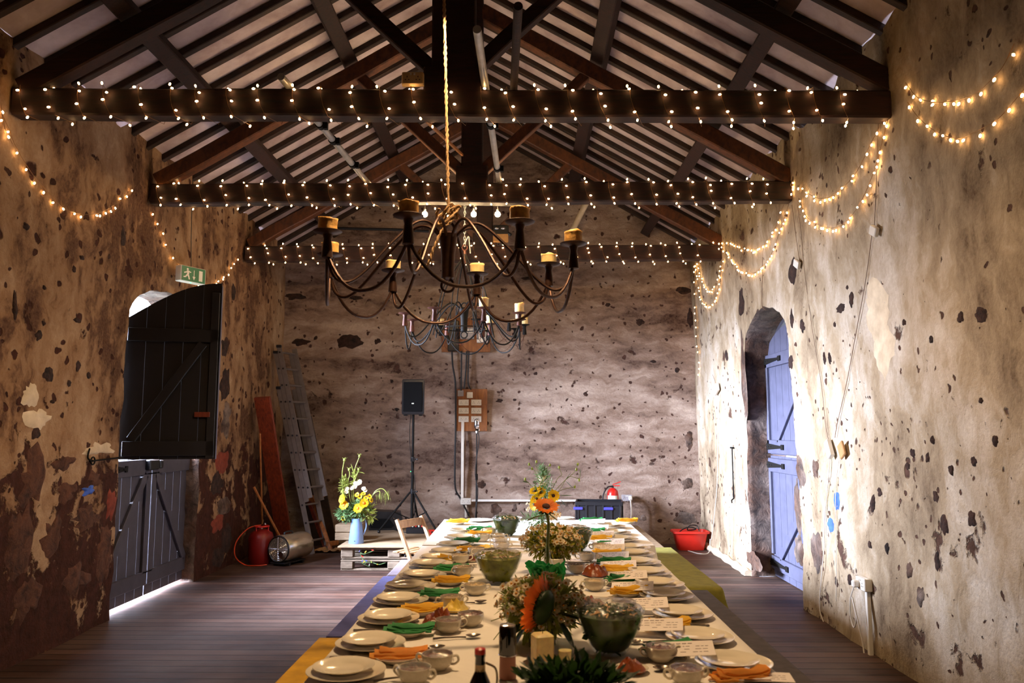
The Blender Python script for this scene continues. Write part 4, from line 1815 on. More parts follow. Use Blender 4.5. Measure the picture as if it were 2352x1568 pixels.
# socket low on the right wall
p = on_right(2005, 1340, .045)
t = socket('wall_socket', 'white surface socket low on the blue-door wall with a looping flex', p, .15, .09, True, 'white_plastic', rot=(0, 0, -pi / 2))
m = MB()
m.box((0, .025, 0), (.15, .05, .09), ch=.004)
m.build('back_box', 'white_plastic', t)
m = MB()
m.box((-.03, -.03, -.005), (.045, .05, .05), ch=.008)
m.build('plug', 'white_plastic', t)
m = MB()
m.box((.03, .03, -.35), (.035, .03, .63), ch=.003)
tag(m.build('conduit', 'white_plastic', loc=p), 'white conduit dropping from the low socket to the floor', 'conduit').rotation_euler = (0, 0, -pi / 2)
P = [p + Vector((-.05, -.02 + .03, -.02)), p + Vector((-.06, .06, -.12)), p + Vector((-.05, .10, -.25)), p + Vector((-.05, .05, -.32)), p + Vector((-.05, .0, -.24)), p + Vector((-.06, .03, -.10)),
     p + Vector((-.05, .0, -.2)), p + Vector((-.03, -.04, -.4)), Vector((p.x - .03, p.y - .06, .02))]
cable('flex', 'grey flex looping below the low white socket', None, .005, 'cable_white', pts=P)
cable('floor_cable', 'thin cable curving over the dark floor from the blue-door wall', None, .004, 'cable_brown', pts=[PZ(1897, 1405, .01) + Vector((.0, 0, 0)), PZ(1925, 1432, .008), PZ(1965, 1460, .008), PZ(2000, 1470, .008)])

# exit sign
sx = XL + .16
p = PX(438, 632, sx)
t = thing('exit_sign', 'green and white running-man exit sign over the open door', 'sign', p)
m = MB()
m.box((0, 0, 0), (.30, .085, .16), ch=.006)
m.build('housing', 'sign_white', t)
m = MB()
m.box((.0, -.044, 0), (.28, .004, .145), ch=.001)
m.build('green_panel', 'exit_green', t)
m = MB()


def blob(poly, y=-.0475):
    m.prism(poly, y, y + .0015)


blob([(.062, -.055), (.105, -.055), (.105, .05), (.062, .05)])
blob([(-.075 + .012 * cos(a), .045 + .012 * sin(a)) for a in [i * pi / 6 for i in range(12)]])
blob([(-.085, .03), (-.06, .034), (-.055, .0), (-.08, -.012)])
blob([(-.08, -.01), (-.06, -.004), (-.05, -.03), (-.045, -.055), (-.058, -.055), (-.065, -.035)])
blob([(-.085, -.005), (-.075, -.02), (-.095, -.04), (-.12, -.042), (-.12, -.03), (-.1, -.027)])
blob([(-.085, .03), (-.09, .02), (-.115, .012), (-.115, .0), (-.087, .008)])
blob([(-.062, .032), (-.06, .02), (-.04, .012), (-.03, .022), (-.042, .024)])
blob([(.0, .045), (.006, .045), (.006, -.02), (.02, -.02), (.003, -.055), (-.014, -.02), (0, -.02)])
m.build('pictogram', 'sign_white', t, smooth=False)
m = MB()
m.ball((-.02, -.03, -.083), .006, 8, 6)
m.build('indicator_light', 'led_green', t)
t.rotation_euler = (0, 0, radians(62))
q = PX(440, 468, sx)
cable('sign_cable', 'thin black cable the exit sign hangs from', None, .004, 'cable_black', pts=[p + Vector((0, 0, .08)), p.lerp(q, .5), q + Vector((0, 0, .25))])

# ================================================================ STAGE AND ITS THINGS
SY0, SZ = 9.2, .275
sx0, sx1 = PY(783, 1260, SY0).x, 1.57
for k, (x0, x1, lab) in enumerate(((sx0, sx0 + 1.22, 'weathered pallet pair with coloured lights inside, at the open-door end of the stage'),
                                   (sx0 + 1.24, sx0 + 2.46, 'middle pallet pair of the stage behind the table end'), (sx0 + 2.48, sx1 + .02, 'pallet pair at the blue-door end of the stage'))):
    t = thing('pallet', lab, 'pallet', (x0, SY0, 0), group='pallets under the stage boards')
    W = x1 - x0
    for lev in (0, 1):
        z0 = lev * .132
        for yy in (.0, .5, .98):
            for xx in (.07, W / 2, W - .07):
                m = MB()
                m.box((xx, yy + .06, z0 + .022 + .04), (.14, .12, .082), ch=.006)
                m.build('block', 'grey_wood', t)
            for zz, ww, tt in ((.011, .1, .02), (.113, .12, .018)):
                m = MB()
                m.box((W / 2, yy + .06, z0 + zz), (W, ww, tt), ch=.003)
                m.build('stringer', 'grey_wood', t)
for k, (x0, x1, y1, lab) in enumerate(((sx0 - .03, -.62, YB - .25, 'pale plywood sheet topping the stage under the blue jug'), (-.60, sx1 + .04, YB - .2, 'pale plywood sheet topping the stage behind the table'))):
    m = MB()
    m.box(((x1 - x0) / 2, (y1 - SY0 + .04) / 2, .008), (x1 - x0, y1 - SY0 + .04, .016), ch=.002)
    tag(m.build('stage_board', 'ply_wood', loc=(x0, SY0 - .04, SZ - .012)), lab, 'board')
ST = SZ + .004

# coloured christmas lights tangled in the pallet
t = thing('fairy_light_tangle', 'tangle of unlit coloured fairy lights spilling from the pallet', 'fairy lights', PZ(840, 1290, 0))
o = t.location
random.seed(4)
P = [PY(a, b, SY0 - .03 + random.uniform(-.02, .02)) - o for a, b in ((860, 1264), (835, 1272), (828, 1268), (832, 1282), (842, 1290), (838, 1295), (850, 1302), (830, 1291), (855, 1292), (870, 1296), (885, 1292))]
for p in P:
    p.z = max(p.z, .006)
m = MB()
m.tube(bez(P, 6), .004, 5)
m.build('wire', 'green_grey', t)
for k, mt in enumerate(('red_plastic', 'petal_yellow', 'blue_plastic', 'red_plastic', 'blue_plastic', 'petal_yellow', 'label_white', 'blue_plastic', 'green_leaf', 'petal_yellow')):
    m = MB()
    q = P[k % len(P)] + Vector((random.uniform(-.02, .02), -.01, random.uniform(0, .02)))
    m.tube([q, q + Vector((random.uniform(-.03, .03), 0, random.uniform(.0, .025)))], [.007, .004], 6)
    m.build('coloured_bulb', mt, t)

# loudspeaker and tripod
sp = PY(947, 1125, 10.5)
hub = sp
t = thing('speaker_stand', 'tall black tripod stand carrying the loudspeaker', 'stand', (sp.x, 10.5, ST))
zt = PY(947, 952, 10.5).z - ST
zh = PY(947, 1128, 10.5).z - ST
m = MB()
m.tube([(0, 0, .12), (0, 0, zh + .42)], .02, 12)
m.build('lower_pole', 'black_iron', t)
m = MB()
m.tube([(0, 0, zh + .4), (0, 0, zt)], .016, 12)
m.build('upper_pole', 'black_iron', t)
for z in (zh, zh + .42):
    m = MB()
    m.tube([(0, 0, z - .03), (0, 0, z + .03)], .03, 12)
    m.tube([(.0, -.02, z), (.06, -.04, z)], .008, 6)
    m.ball((.065, -.043, z), .014, 8, 6)
    m.build('collar', 'black_plastic', t)
for a in (205, 325, 85):
    ca, sa = cos(radians(a)), sin(radians(a))
    m = MB()
    m.tube([(.03 * ca, .03 * sa, zh - .01), (.44 * ca, .44 * sa, .03)], .013, 8)
    lg = m.build('leg', 'black_iron', t)
    m = MB()
    m.tube([(.02 * ca, .02 * sa, .16), (.26 * ca, .26 * sa, zh * .52)], .008, 6)
    m.build('brace', 'black_iron', lg)
    m = MB()
    m.ball((.44 * ca, .44 * sa, .02), (.022, .022, .02), 8, 6)
    m.build('rubber_foot', 'black_plastic', lg)
m = MB()
m.ball((-.022, -.02, zh + .26), .006, 6, 5)
m.build('indicator_light', 'led_green', t)
cable('speaker_cable', 'thin black lead running down the speaker stand', None, .005, 'cable_black', pts=[(sp.x - .03, 10.48, ST + zt), (sp.x - .04, 10.47, ST + zt - .2), (sp.x - .025, 10.47, ST + zh + .5), (sp.x + .04, 10.46, ST + zh + .1), (sp.x + .05, 10.44, ST + .2), (sp.x + .2, 10.4, ST + .01)])
t = thing('loudspeaker', 'black loudspeaker up on the tripod stand', 'speaker', (sp.x, 10.5, ST + zt), radians(4))
H = PY(947, 872, 10.5).z - PY(947, 952, 10.5).z
m = MB()
prof = [(-.145, -.13), (.145, -.13), (.145, .0), (.09, .13), (-.09, .13), (-.145, .0)]
k = 1.0
vs = [(x, y, .02) for x, y in prof] + [(x * 1.0, y, H - .02) for x, y in prof]
ins = [(x * .93, y * .93, 0.0) for x, y in prof] + [(x * .93, y * .93, H) for x, y in prof]
vs = ins[:6] + vs[:6] + vs[6:] + ins[6:]
fs = [tuple(range(5, -1, -1)), tuple(range(18, 24))]
for r_ in range(3):
    for i in range(6):
        j = (i + 1) % 6
        fs.append((r_ * 6 + i, r_ * 6 + j, r_ * 6 + 6 + j, r_ * 6 + 6 + i))
m.add(vs, fs)
m.build('cabinet', 'black_plastic', t)
m = MB()
m.box((0, -.134, H * .5), (.25, .012, H * .84), ch=.02)
m.build('grille', 'grille_black', t)
m = MB()
m.box((0, -.142, H * .31), (.03, .004, .014), ch=.001)
m.build('badge', 'label_white', t)
for s in (-1, 1):
    m = MB()
    m.box((s * .1, -.02, -.006), (.05, .12, .02), ch=.005)
    m.build('foot', 'black_plastic', t)

# floor monitor bag, dark bag
p = PZ(900, 1204, ST)
t = thing('monitor_speaker', 'black wedge monitor lying on the stage behind the tripod', 'speaker', (p.x, 10.75, ST), radians(8))
m = MB()
m.prism([(-.21, 0), (.21, 0), (.24, .06), (.2, .23), (-.13, .25), (-.23, .1)], -.12, .16)
m.build('cabinet', 'black_plastic', t)
m = MB()
m.prism([(-.19, .03), (.08, .03), (.12, .06), (.05, .15), (-.14, .15), (-.2, .07)], -.135, -.115)
m.build('grille', 'grille_black', t)
m = MB()
m.tube(bez([(.1, -.13, .16), (.2, -.15, .1), (.26, -.12, .03)], 6), .012, 6)
m.build('carry_handle', 'black_plastic', t)
# kit on stage
p = PZ(1003, 1210, ST)
t = thing('extension_lead', 'red extension block on the stage at the foot of the tripod', 'extension lead', (p.x, 10.2, ST))
m = MB()
m.box((0, 0, .03), (.12, .07, .06), ch=.006)
m.build('body', 'red_plastic', t)
m = MB()
m.box((-.02, -.036, .035), (.02, .003, .02))
m.box((.03, -.036, .035), (.02, .003, .02))
m.build('sockets', 'slot_dark', t)
t = thing('mixer', 'small dark mixing unit with red knobs, next to the red extension block', 'mixer', (p.x - .2, 10.35, ST))
m = MB()
m.box((0, 0, .04), (.24, .16, .08), ch=.008)
m.build('case', 'crate_black', t)
for i in range(5):
    m = MB()
    m.tube([(-.08 + .04 * i, -.02, .08), (-.08 + .04 * i, -.02, .1)], .01, 8)
    m.build('knob', ('red_plastic', 'label_white')[i % 2], t)
cable('stage_cable', 'black lead snaking over the stage board in front of the wedge monitor', None, .006, 'cable_black', pts=[PZ(868, 1208, ST + .006), PZ(905, 1216, ST + .006), PZ(930, 1222, ST + .006), PZ(965, 1218, ST + .006), PZ(1000, 1226, ST + .006)])

# microphone on stand
pm = PY(1094, 1188, 10.3)
t = thing('microphone_stand', 'slim black microphone stand before the socket board', 'stand', (pm.x, 10.3, ST))
zm = PY(1095, 990, 10.3).z - ST
m = MB()
m.lathe([(.13, 0), (.13, .012), (.05, .03), (.015, .035)], n=20)
m.build('base', 'black_iron', t)
m = MB()
m.tube([(0, 0, .03), (.0, 0, zm * .55)], .011, 10)
m.tube([(0, 0, zm * .55), (0, 0, zm)], .008, 10)
m.tube([(0, 0, zm * .52), (0, 0, zm * .58)], .018, 10)
m.build('pole', 'black_iron', t)
t2 = thing('microphone', 'vintage style chrome microphone on top of the slim stand', 'microphone', (pm.x, 10.3, ST + zm))
m = MB()
m.lathe([(.018, .03), (.03, .045), (.034, .06), (.034, .13), (.028, .15), (.012, .16)], n=16)
m.build('head', 'chrome', t2)
m = MB()
m.tube([(0, 0, -.02), (0, 0, .035)], .012, 8)
m.box((.01, 0, .02), (.05, .03, .04), ch=.006)
m.build('clip', 'chrome', t2)
m = MB()
m.lathe([(.035, .075), (.036, .08), (.035, .085)], n=16)
m.lathe([(.028, .14), (.026, .152), (.01, .163)], n=16)
m.build('band', 'black_plastic', t2)
cable('microphone_cable', 'black lead twisting down the microphone stand', None, .006, 'cable_black', pts=[(pm.x + .01, 10.29, ST + zm), (pm.x + .03, 10.28, ST + zm - .12), (pm.x - .015, 10.28, ST + zm * .6), (pm.x + .02, 10.28, ST + zm * .4), (pm.x - .01, 10.28, ST + .2), (pm.x + .05, 10.25, ST + .04), (pm.x + .2, 10.2, ST + .01)])

# crate, extinguisher, red tub
a, b = PY(1326, 1190, 10.3), PY(1436, 1190, 10.3)
t = thing('plastic_crate', 'black folding crate with blue catches at the wall end of the stage', 'crate', ((a.x + b.x) / 2, 10.55, ST), radians(-6))
W, D, Hc = .60, .40, PY(1380, 1152, 10.3).z - ST
m = MB()
m.box((0, 0, .012), (W, D, .02), ch=.004)
m.build('base', 'crate_black', t)
for s in (-1, 1):
    m = MB()
    m.box((0, s * D / 2, Hc - .03), (W, .02, .05), ch=.004)
    m.box((0, s * D / 2, .05), (W, .02, .06), ch=.004)
    m.box((0, s * (D / 2 - .006), Hc / 2), (W - .04, .01, Hc - .1))
    for i in range(6):
        m.box((-W / 2 + .03 + i * (W - .06) / 5, s * D / 2, Hc / 2), (.02, .022, Hc - .06), ch=.003)
    m.build('side_panel', 'crate_black', t)
    m = MB()
    m.box((s * W / 2, 0, Hc - .03), (.02, D, .05), ch=.004)
    m.box((s * W / 2, 0, .05), (.02, D, .06), ch=.004)
    for i in range(5):
        m.box((s * W / 2, -D / 2 + .03 + i * (D - .06) / 4, Hc / 2), (.022, .014, Hc - .06), ch=.003)
    m.box((s * W / 2, 0, Hc * .5), (.018, D, .012))
    m.build('end_panel', 'crate_black', t)
for xx in (.12, -.27):
    m = MB()
    m.box((xx, -D / 2 - .014, Hc - .09), (.12, .012, .035), ch=.004)
    m.build('catch', 'blue_plastic', t)

p = PY(1412, 1150, 10.72)
t = thing('fire_extinguisher', 'red fire extinguisher with a pale label standing up behind the crate', 'fire extinguisher', (p.x, 10.95, ST))
zb = 0
k = 11.0 / F
top = PY(1412, 1120, 10.95).z - ST
m = MB()
m.lathe([(.06, 0), (.078, .01), (.08, .03), (.08, top - .09), (.07, top - .04), (.04, top - .01), (.025, top)], n=24)
m.build('cylinder', 'red_paint', t)
m = MB()
vs, fs = [], []
zl0, zl1 = PY(1412, 1148, 10.95).z - ST, PY(1412, 1137, 10.95).z - ST
for i in range(9):
    a = radians(-150 + i * 13)
    vs += [(.0812 * cos(a), .0812 * sin(a), zl0), (.0812 * cos(a), .0812 * sin(a), zl1)]
for i in range(8):
    fs.append((2 * i, 2 * i + 2, 2 * i + 3, 2 * i + 1))
m.add(vs, fs)
m.build('label', 'label_white', t)
m = MB()
m.tube([(0, 0, top - .01), (0, 0, top + .035)], .016, 10)
m.build('valve', 'black_plastic', t)
m = MB()
m.bar((0, 0, top + .03), (.1, -.02, top + .03), .02, .012, (0, 0, 1), .002)
m.bar((0, 0, top + .045), (.11, -.02, top + .085), .02, .01, (0, 0, 1), .002)
m.build('trigger_handle', 'red_paint', t)
m = MB()
m.tube(bez([(-.01, -.01, top + .02), (-.07, -.03, top + .01), (-.13, -.05, top - .08), (-.14, -.06, top - .2), (-.11, -.07, top - .3)], 6), .010, 8)
m.build('hose', 'cable_black', t)

p = PZ(1583, 1249, 0)
t = thing('storage_tub', 'bright red plastic tub on the floor in the corner', 'tub', (p.x - .09, 10.9, 0))
m = MB()
w0, w1, d0, d1, hh = .34, .43, .2, .27, .25
prof = []
for (w_, d_, z) in ((w0, d0, 0), (w1, d1, hh - .03), (w1 + .05, d1 + .05, hh - .028), (w1 + .05, d1 + .05, hh), (w1 + .02, d1 + .02, hh), (w0 - .02, d0 - .02, .02)):
    c = .03
    x, y = w_ / 2, d_ / 2
    prof.append([(-x + c, -y, z), (x - c, -y, z), (x, -y + c, z), (x, y - c, z), (x - c, y, z), (-x + c, y, z), (-x, y - c, z), (-x, -y + c, z)])
vs = [v for r_ in prof for v in r_]
fs = [tuple(range(7, -1, -1)), tuple(range(40, 48))]
for r_ in range(5):
    for i in range(8):
        j = (i + 1) % 8
        fs.append((r_ * 8 + i, r_ * 8 + j, r_ * 8 + 8 + j, r_ * 8 + 8 + i))
m.add(vs, fs)
m.build('body', 'red_plastic', t, ang=50)
cable('coiled_cable', 'black cable looped over the rim of the red tub', None, .008, 'cable_black', pts=[p_ + Vector((t.location.x, 10.9, 0)) for p_ in (Vector((-.17, 0, .2)), Vector((-.1, -.04, .27)), Vector((-.0, -.05, .3)), Vector((.08, -.02, .27)), Vector((-.02, .03, .25)), Vector((.0, .02, .31)), Vector((.1, .03, .31)), Vector((.13, 0, .24)))])

# enamel jug with flowers comes with the flowers below; pine box behind it
t = thing('wooden_box', 'pale slatted wooden box standing behind the blue jug', 'box', (PZ(800, 1240, ST).x, 9.75, ST))
m = MB()
for z in (.05, .145):
    m.box((0, 0, z), (.3, .26, .085), ch=.004)
m.box((0, 0, .09), (.27, .23, .17))
m.build('body', 'ply_wood', t)

# ================================================================ LADDER CORNER
def rail_pt(px, py, y):
    return PY(px, py, y)


t = thing('ladder', 'triple aluminium ladder leaning in the corner against the gable wall', 'ladder', PZ(715, 1274, 0))
o = t.location.copy()
b0 = PZ(718, 1272, 0)
tp = PY(621, 797, 10.75)
d = (tp - b0)
wdt = Vector((.13, .28, 0))           # across the ladder, seen nearly edge on
nrm = d.cross(wdt).normalized()
if nrm.y > 0:
    nrm = -nrm
sections = ((0, .0, .79, 'lowest'), (1, .24, .97, ''), (2, .26, 1.0, ''))
for k, f0, f1, _ in sections:
    off = Vector((.062, -.005, 0)) * k
    off0 = off
    for s in (0, 1):
        m = MB()
        a = b0 + d * f0 + off + wdt * s - o
        b = b0 + d * f1 + off + wdt * s - o
        m.bar(a, b, .024, .066, Vector((1, .0, 0)), .003)
        st = m.build('stile', 'aluminium', t)
        if s == 0:
            m = MB()
            for i in range(12):
                f = .06 + i * .083
                if f0 < f < f1:
                    c = b0 + d * f + off - o
                    m.tube([c + Vector((0, -.022, 0)), c + Vector((0, -.013, 0))], .013, 8)
            m.build('rung_end', 'black_plastic', st)
            m = MB()
            m.box(b + Vector((0, 0, .01)), (.07, .05, .04), ch=.005)
            m.build('end_cap', 'black_plastic', st)
    for i in range(12):
        f = .06 + i * .083
        if f0 < f < f1 and k == 2 or (k == 0 and f < .24):
            c = b0 + d * f + off - o
            m = MB()
            m.tube([c, c + wdt], .014, 8)
            m.build('rung', 'aluminium', t)


def leaning(name, label, cat, a, b, w_, th, mat, up=(0, 1, 0)):
    a, b = Vector(a), Vector(b)
    m = MB()
    m.bar(Vector((0, 0, 0)), b - a, w_, th, up, .004, 6, .004)
    return tag(m.build(name, mat, loc=a), label, cat)


p = PZ(655, 1262, 0)
leaning('timber_plank', 'broad reddish plank leaning between the ladder and the wall', 'plank', (p.x + .02, p.y - .02, .0), PY(602, 912, 9.95), .20, .05, 'red_wood')
leaning('timber_board', 'dark board standing in the corner just behind the ladder', 'board', PZ(742, 1255, 0) + Vector((0, .12, 0)), PY(688, 960, 11.0), .34, .03, 'rafter_wood')
leaning('broom_handle', 'thin brown pole slanting behind the red gas bottle', 'pole', PZ(640, 1296, 0) + Vector((0, .5, 0)), PY(583, 1118, 10.0), .025, .025, 'tan_wood')
leaning('broom_handle', 'thin upright brown pole beside the red plank', 'pole', PZ(604, 1270, 0), PY(597, 995, 9.9), .02, .02, 'tan_wood')
# pair of wooden trestles
for (xs, lab, g) in (((716, 1140, 762, 1268), 'folded brown wooden trestle beside the ladder, shorter of two', 0), ((733, 1122, 770, 1248), 'folded brown wooden trestle beside the pale box, taller of two', 1)):
    y0 = 10.25 + .35 * g
    bt = PZ(xs[2], xs[3], 0)
    y0 = bt.y
    t = thing('trestle', lab, 'trestle', bt, group='folded trestles in the corner')
    tp_ = PY(xs[0], xs[1], y0 + .35) - bt
    for s, mt in ((0, 'tan_wood'), (1, 'red_wood')):
        of = Vector((.10 * s * (1 if g else -1), .12 * s, 0))
        m = MB()
        m.bar(of, tp_ + of, .045, .05, (0, 1, 0), .004)
        m.build('leg', mt, t)
    m = MB()
    m.bar(tp_ + Vector((-.04, -.02, -.03)), tp_ + Vector((.14, .12, .02)), .05, .06, (0, 0, 1), .004)
    m.build('top_rail', 'tan_wood', t)
    m = MB()
    m.bar(tp_ * .15 + Vector((-.02, -.02, 0)), tp_ * .15 + Vector((.1, .1, 0)), .04, .06, (0, 0, 1), .004)
    m.build('stretcher', 'tan_wood', t)
# sacking on the floor at the foot of the trestles
random.seed(3)
p = PZ(760, 1268, 0)
m = MB()
vs = []
for i in range(13):
    for j in range(7):
        vs.append((i * .035 - .2, j * .03 - .1, max(.003, .03 + .05 * fbm(i * .35, j * .4, 3))))
m.add(vs, [(i * 7 + j, (i + 1) * 7 + j, (i + 1) * 7 + j + 1, i * 7 + j + 1) for i in range(12) for j in range(6)])
tag(m.build('sacking', 'hessian', loc=(p.x, p.y, 0), ang=180), 'crumpled hessian rag on the floor below the trestles', 'cloth')

# space heater and gas bottle
hp = PZ(655, 1298, 0)
t = thing('space_heater', 'silver cylindrical gas space heater with a round black grille', 'heater', (hp.x, hp.y + .1, 0), radians(-22))
m = MB()
T = Matrix.Translation((0, 0, .2)) @ Matrix.Rotation(-pi / 2, 4, 'X')
m.lathe([(.150, -.17), (.158, -.16), (.158, .26), (.150, .30), (.11, .33)], n=28, T=T)
m.build('barrel', 'steel', t)
m = MB()
m.lathe([(.148, -.19), (.156, -.17), (.15, -.165), (.0, -.165)], n=28, T=T, cap0=False)
m.build('front_plate', 'crate_black', t)
m = MB()
for r_ in (.03, .05, .07, .09, .11, .13):
    m.tube([(r_ * cos(a), -.19, .2 + r_ * sin(a)) for a in [i * pi / 14 for i in range(28)]], .0025, 4, True)
for a in (0, pi / 2, pi, 3 * pi / 2):
    m.tube([(0, -.19, .2), (.14 * cos(a), -.19, .2 + .14 * sin(a))], .003, 4)
m.build('fan_guard', 'chrome', t)
m = MB()
m.tube([(.055, -.17, .14), (.055, -.205, .14)], .035, 14)
m.build('control_dial', 'chrome', t)
m = MB()
m.box((0, .0, .035), (.22, .4, .02), ch=.006)
m.box((0, -.1, .018), (.24, .03, .036), ch=.004)
m.box((0, .15, .018), (.24, .03, .036), ch=.004)
m.box((0, 0, .045), (.12, .3, .03), ch=.004)
m.build('foot', 'black_plastic', t)
m = MB()
m.tube(bez([(0, -.08, .352), (0, -.07, .38), (0, .0, .385), (0, .06, .38), (0, .08, .352)], 5), .012, 8)
m.build('carry_handle', 'black_plastic', t)

gp = PZ(600, 1298, 0)
t = thing('gas_bottle', 'dark red gas bottle in the shadow beside the heater', 'gas bottle', (gp.x - .06, gp.y + .15, 0))
m = MB()
m.lathe([(.13, 0), (.14, .02), (.14, .05), (.15, .07), (.15, .30), (.13, .36), (.07, .40), (.03, .41)], n=26)
m.build('cylinder', 'dark_red', t)
m = MB()
m.tube([(.085 * cos(a), .085 * sin(a), .44) for a in [i * pi / 12 for i in range(24)]], .01, 8, True)
for a in (0, 2.1, 4.2):
    m.tube([(.085 * cos(a), .085 * sin(a), .44), (.08 * cos(a), .08 * sin(a), .37)], .007, 6)
m.build('collar', 'red_paint', t)
m = MB()
m.tube([(0, 0, .40), (0, 0, .46)], .014, 8)
m.tube([(0, 0, .45), (.05, -.02, .47)], .012, 8)
m.build('valve', 'chrome', t)
a = Vector(t.location)
cable('gas_hose', 'orange gas hose looping from the bottle to the heater', None, .007, 'orange_hose', pts=[a + Vector((-.01, -.01, .455)), a + Vector((-.14, -.08, .42)), a + Vector((-.24, -.17, .28)), a + Vector((-.24, -.2, .12)), a + Vector((-.12, -.22, .02)), a + Vector((.05, -.24, .012)), a + Vector((.15, -.22, .02))])

# ================================================================ TABLES, CLOTHS, BENCHES
TZ = .76


def table(name, label, x0, x1, y0, y1, z=TZ - .006, n=3):
    t = thing(name, label, 'table', ((x0 + x1) / 2, y0, 0), group='trestle tables end to end')
    m = MB()
    m.box((0, (y1 - y0) / 2, z - .0125), (x1 - x0, y1 - y0, .025), ch=.004)
    m.build('tabletop', 'ply_wood', t)
    for yy in (.25, y1 - y0 - .25):
        for s in (-1, 1):
            m = MB()
            m.bar((s * ((x1 - x0) / 2 - .12), yy, 0), (s * ((x1 - x0) / 2 - .16), yy, z - .025), .04, .04, (0, 1, 0), .003)
            m.build('leg', 'grey_wood', t)
        m = MB()
        m.bar((-(x1 - x0) / 2 + .14, yy, .3), ((x1 - x0) / 2 - .14, yy, .3), .02, .05, (0, 0, 1), .003)
        m.build('stretcher', 'grey_wood', t)


NX0, NX1, NY0, NY1 = -.735, .885, .9, 5.87
FX0, FX1, FY0, FY1 = -.74, .97, 5.90, 7.55
table('trestle_table', 'trestle table under the near stretch of white cloth', NX0 + .03, NX1 - .03, NY0 + .05, 3.3)
table('trestle_table', 'trestle table under the middle stretch of white cloth', NX0 + .03, NX1 - .03, 3.32, NY1 - .03)
table('trestle_table', 'trestle table at the gable end, under the whitest cloth', FX0 + .03, FX1 - .03, FY0, FY1 - .03)


def tablecloth(label, x0, x1, y0, y1, drop, mat, z=TZ, ends=(True, True), flare=.04, seed=1, group=None, name='tablecloth', th=.0):
    nx, ny, nd = 26, max(12, int((y1 - y0) / .09)), 6
    U = []      # (x, dropdepth)
    sx = []
    for k in range(nd, 0, -1):
        sx.append((x0, drop * k / nd, -1))
    for i in range(nx + 1):
        sx.append((x0 + (x1 - x0) * i / nx, 0, 0))
    for k in range(1, nd + 1):
        sx.append((x1, drop * k / nd, 1))
    sy = []
    if ends[0]:
        for k in range(nd, 0, -1):
            sy.append((y0, drop * k / nd, -1))
    for j in range(ny + 1):
        sy.append((y0 + (y1 - y0) * j / ny, 0, 0))
    if ends[1]:
        for k in range(1, nd + 1):
            sy.append((y1, drop * k / nd, 1))
    vs = []
    for (x, dx, s) in sx:
        for (y, dy, q) in sy:
            dd = max(dx, dy)
            f = min(1, dd / max(drop, .01))
            rip = f * (.018 * sin(y * 17 + seed) + .012 * sin(x * 19 + seed * 2) + .015 * fbm(x * 5, y * 5, seed, 2))
            xx = x + s * (flare * dx / max(drop, .01) + .006 + rip)
            yy = y + q * (flare * dy / max(drop, .01) + .006 + rip)
            zz = z - dd * (1 - .05 * f * sin(y * 9)) + (.0016 * fbm(x * 3.5, y * 3.5, seed, 3) if dd == 0 else 0)
            if dx > 0 and dy > 0:
                zz -= .0
                k = .5
                xx = x + s * (flare * .9 + .02) * min(1, dx / drop)
                yy = y + q * (flare * .9 + .02) * min(1, dy / drop)
                zz = z - max(dx, dy)
            vs.append((xx - (x0 + x1) / 2, yy - y0, zz - z))
    N = len(sy)
    fs = [(i * N + j, (i + 1) * N + j, (i + 1) * N + j + 1, i * N + j + 1) for i in range(len(sx) - 1) for j in range(N - 1)]
    m = MB()
    m.add(vs, fs)
    o = m.build(name, mat, loc=((x0 + x1) / 2, y0, z), ang=70)
    return tag(o, label, 'tablecloth' if name == 'tablecloth' else 'bench cover', group)


tablecloth('long white tablecloth over the near part of the dining table', NX0, NX1, NY0, NY1, .10, 'cloth_white', flare=.015, seed=1, ends=(True, False))
tablecloth('white tablecloth in daylight on the gable end of the table, hanging in folds', FX0, FX1, FY0, FY1, .32, 'cloth_white', z=TZ + .001, flare=.05, seed=5, ends=(True, True))
BZN = .455


def bench(label, x0, x1, y0, y1):
    t = thing('bench', label, 'bench', ((x0 + x1) / 2, y0, 0), group='benches along the table')
    m = MB()
    m.box((0, (y1 - y0) / 2, BZN - .022), (x1 - x0 - .03, y1 - y0 - .03, .035), ch=.006)
    m.build('seat', 'ply_wood', t)
    for yy in (.22, y1 - y0 - .22):
        for s in (-1, 1):
            m = MB()
            m.bar((s * ((x1 - x0) / 2 - .05), yy, 0), (s * ((x1 - x0) / 2 - .08), yy, BZN - .04), .035, .035, (0, 1, 0), .003)
            m.build('leg', 'grey_wood', t)


for (x0, x1, y0, y1, mt, lb, lc) in (
        (-1.13, -.80, 2.4, 4.50, 'cloth_yellow', 'bench under the mustard cover on the open-door side', 'mustard yellow cover laid over the near bench, open-door side'),
        (-1.10, -.78, 4.53, 6.35, 'cloth_blue', 'bench under the blue cover on the open-door side', 'blue cover laid over the middle bench, open-door side'),
        (-1.08, -.76, 6.38, 7.15, 'cloth_grey', 'short bench under the grey cover on the open-door side', 'grey-mauve cover over the bench by the folding chair'),
        (.97, 1.33, 2.2, 5.84, 'cloth_charcoal', 'bench under the charcoal cover on the blue-door side', 'dark ribbed charcoal cover over the near bench, blue-door side'),
        (1.12, 1.46, 5.92, 7.92, 'cloth_olive', 'bench under the olive cover on the blue-door side', 'olive green cover over the far bench, blue-door side')):
    bench(lb, x0, x1, y0, y1)
    tablecloth(lc, x0, x1, y0, y1, .16, mt, z=BZN, flare=.02, seed=x0 * 7 + y0, group='coloured bench covers', name='bench_cover')

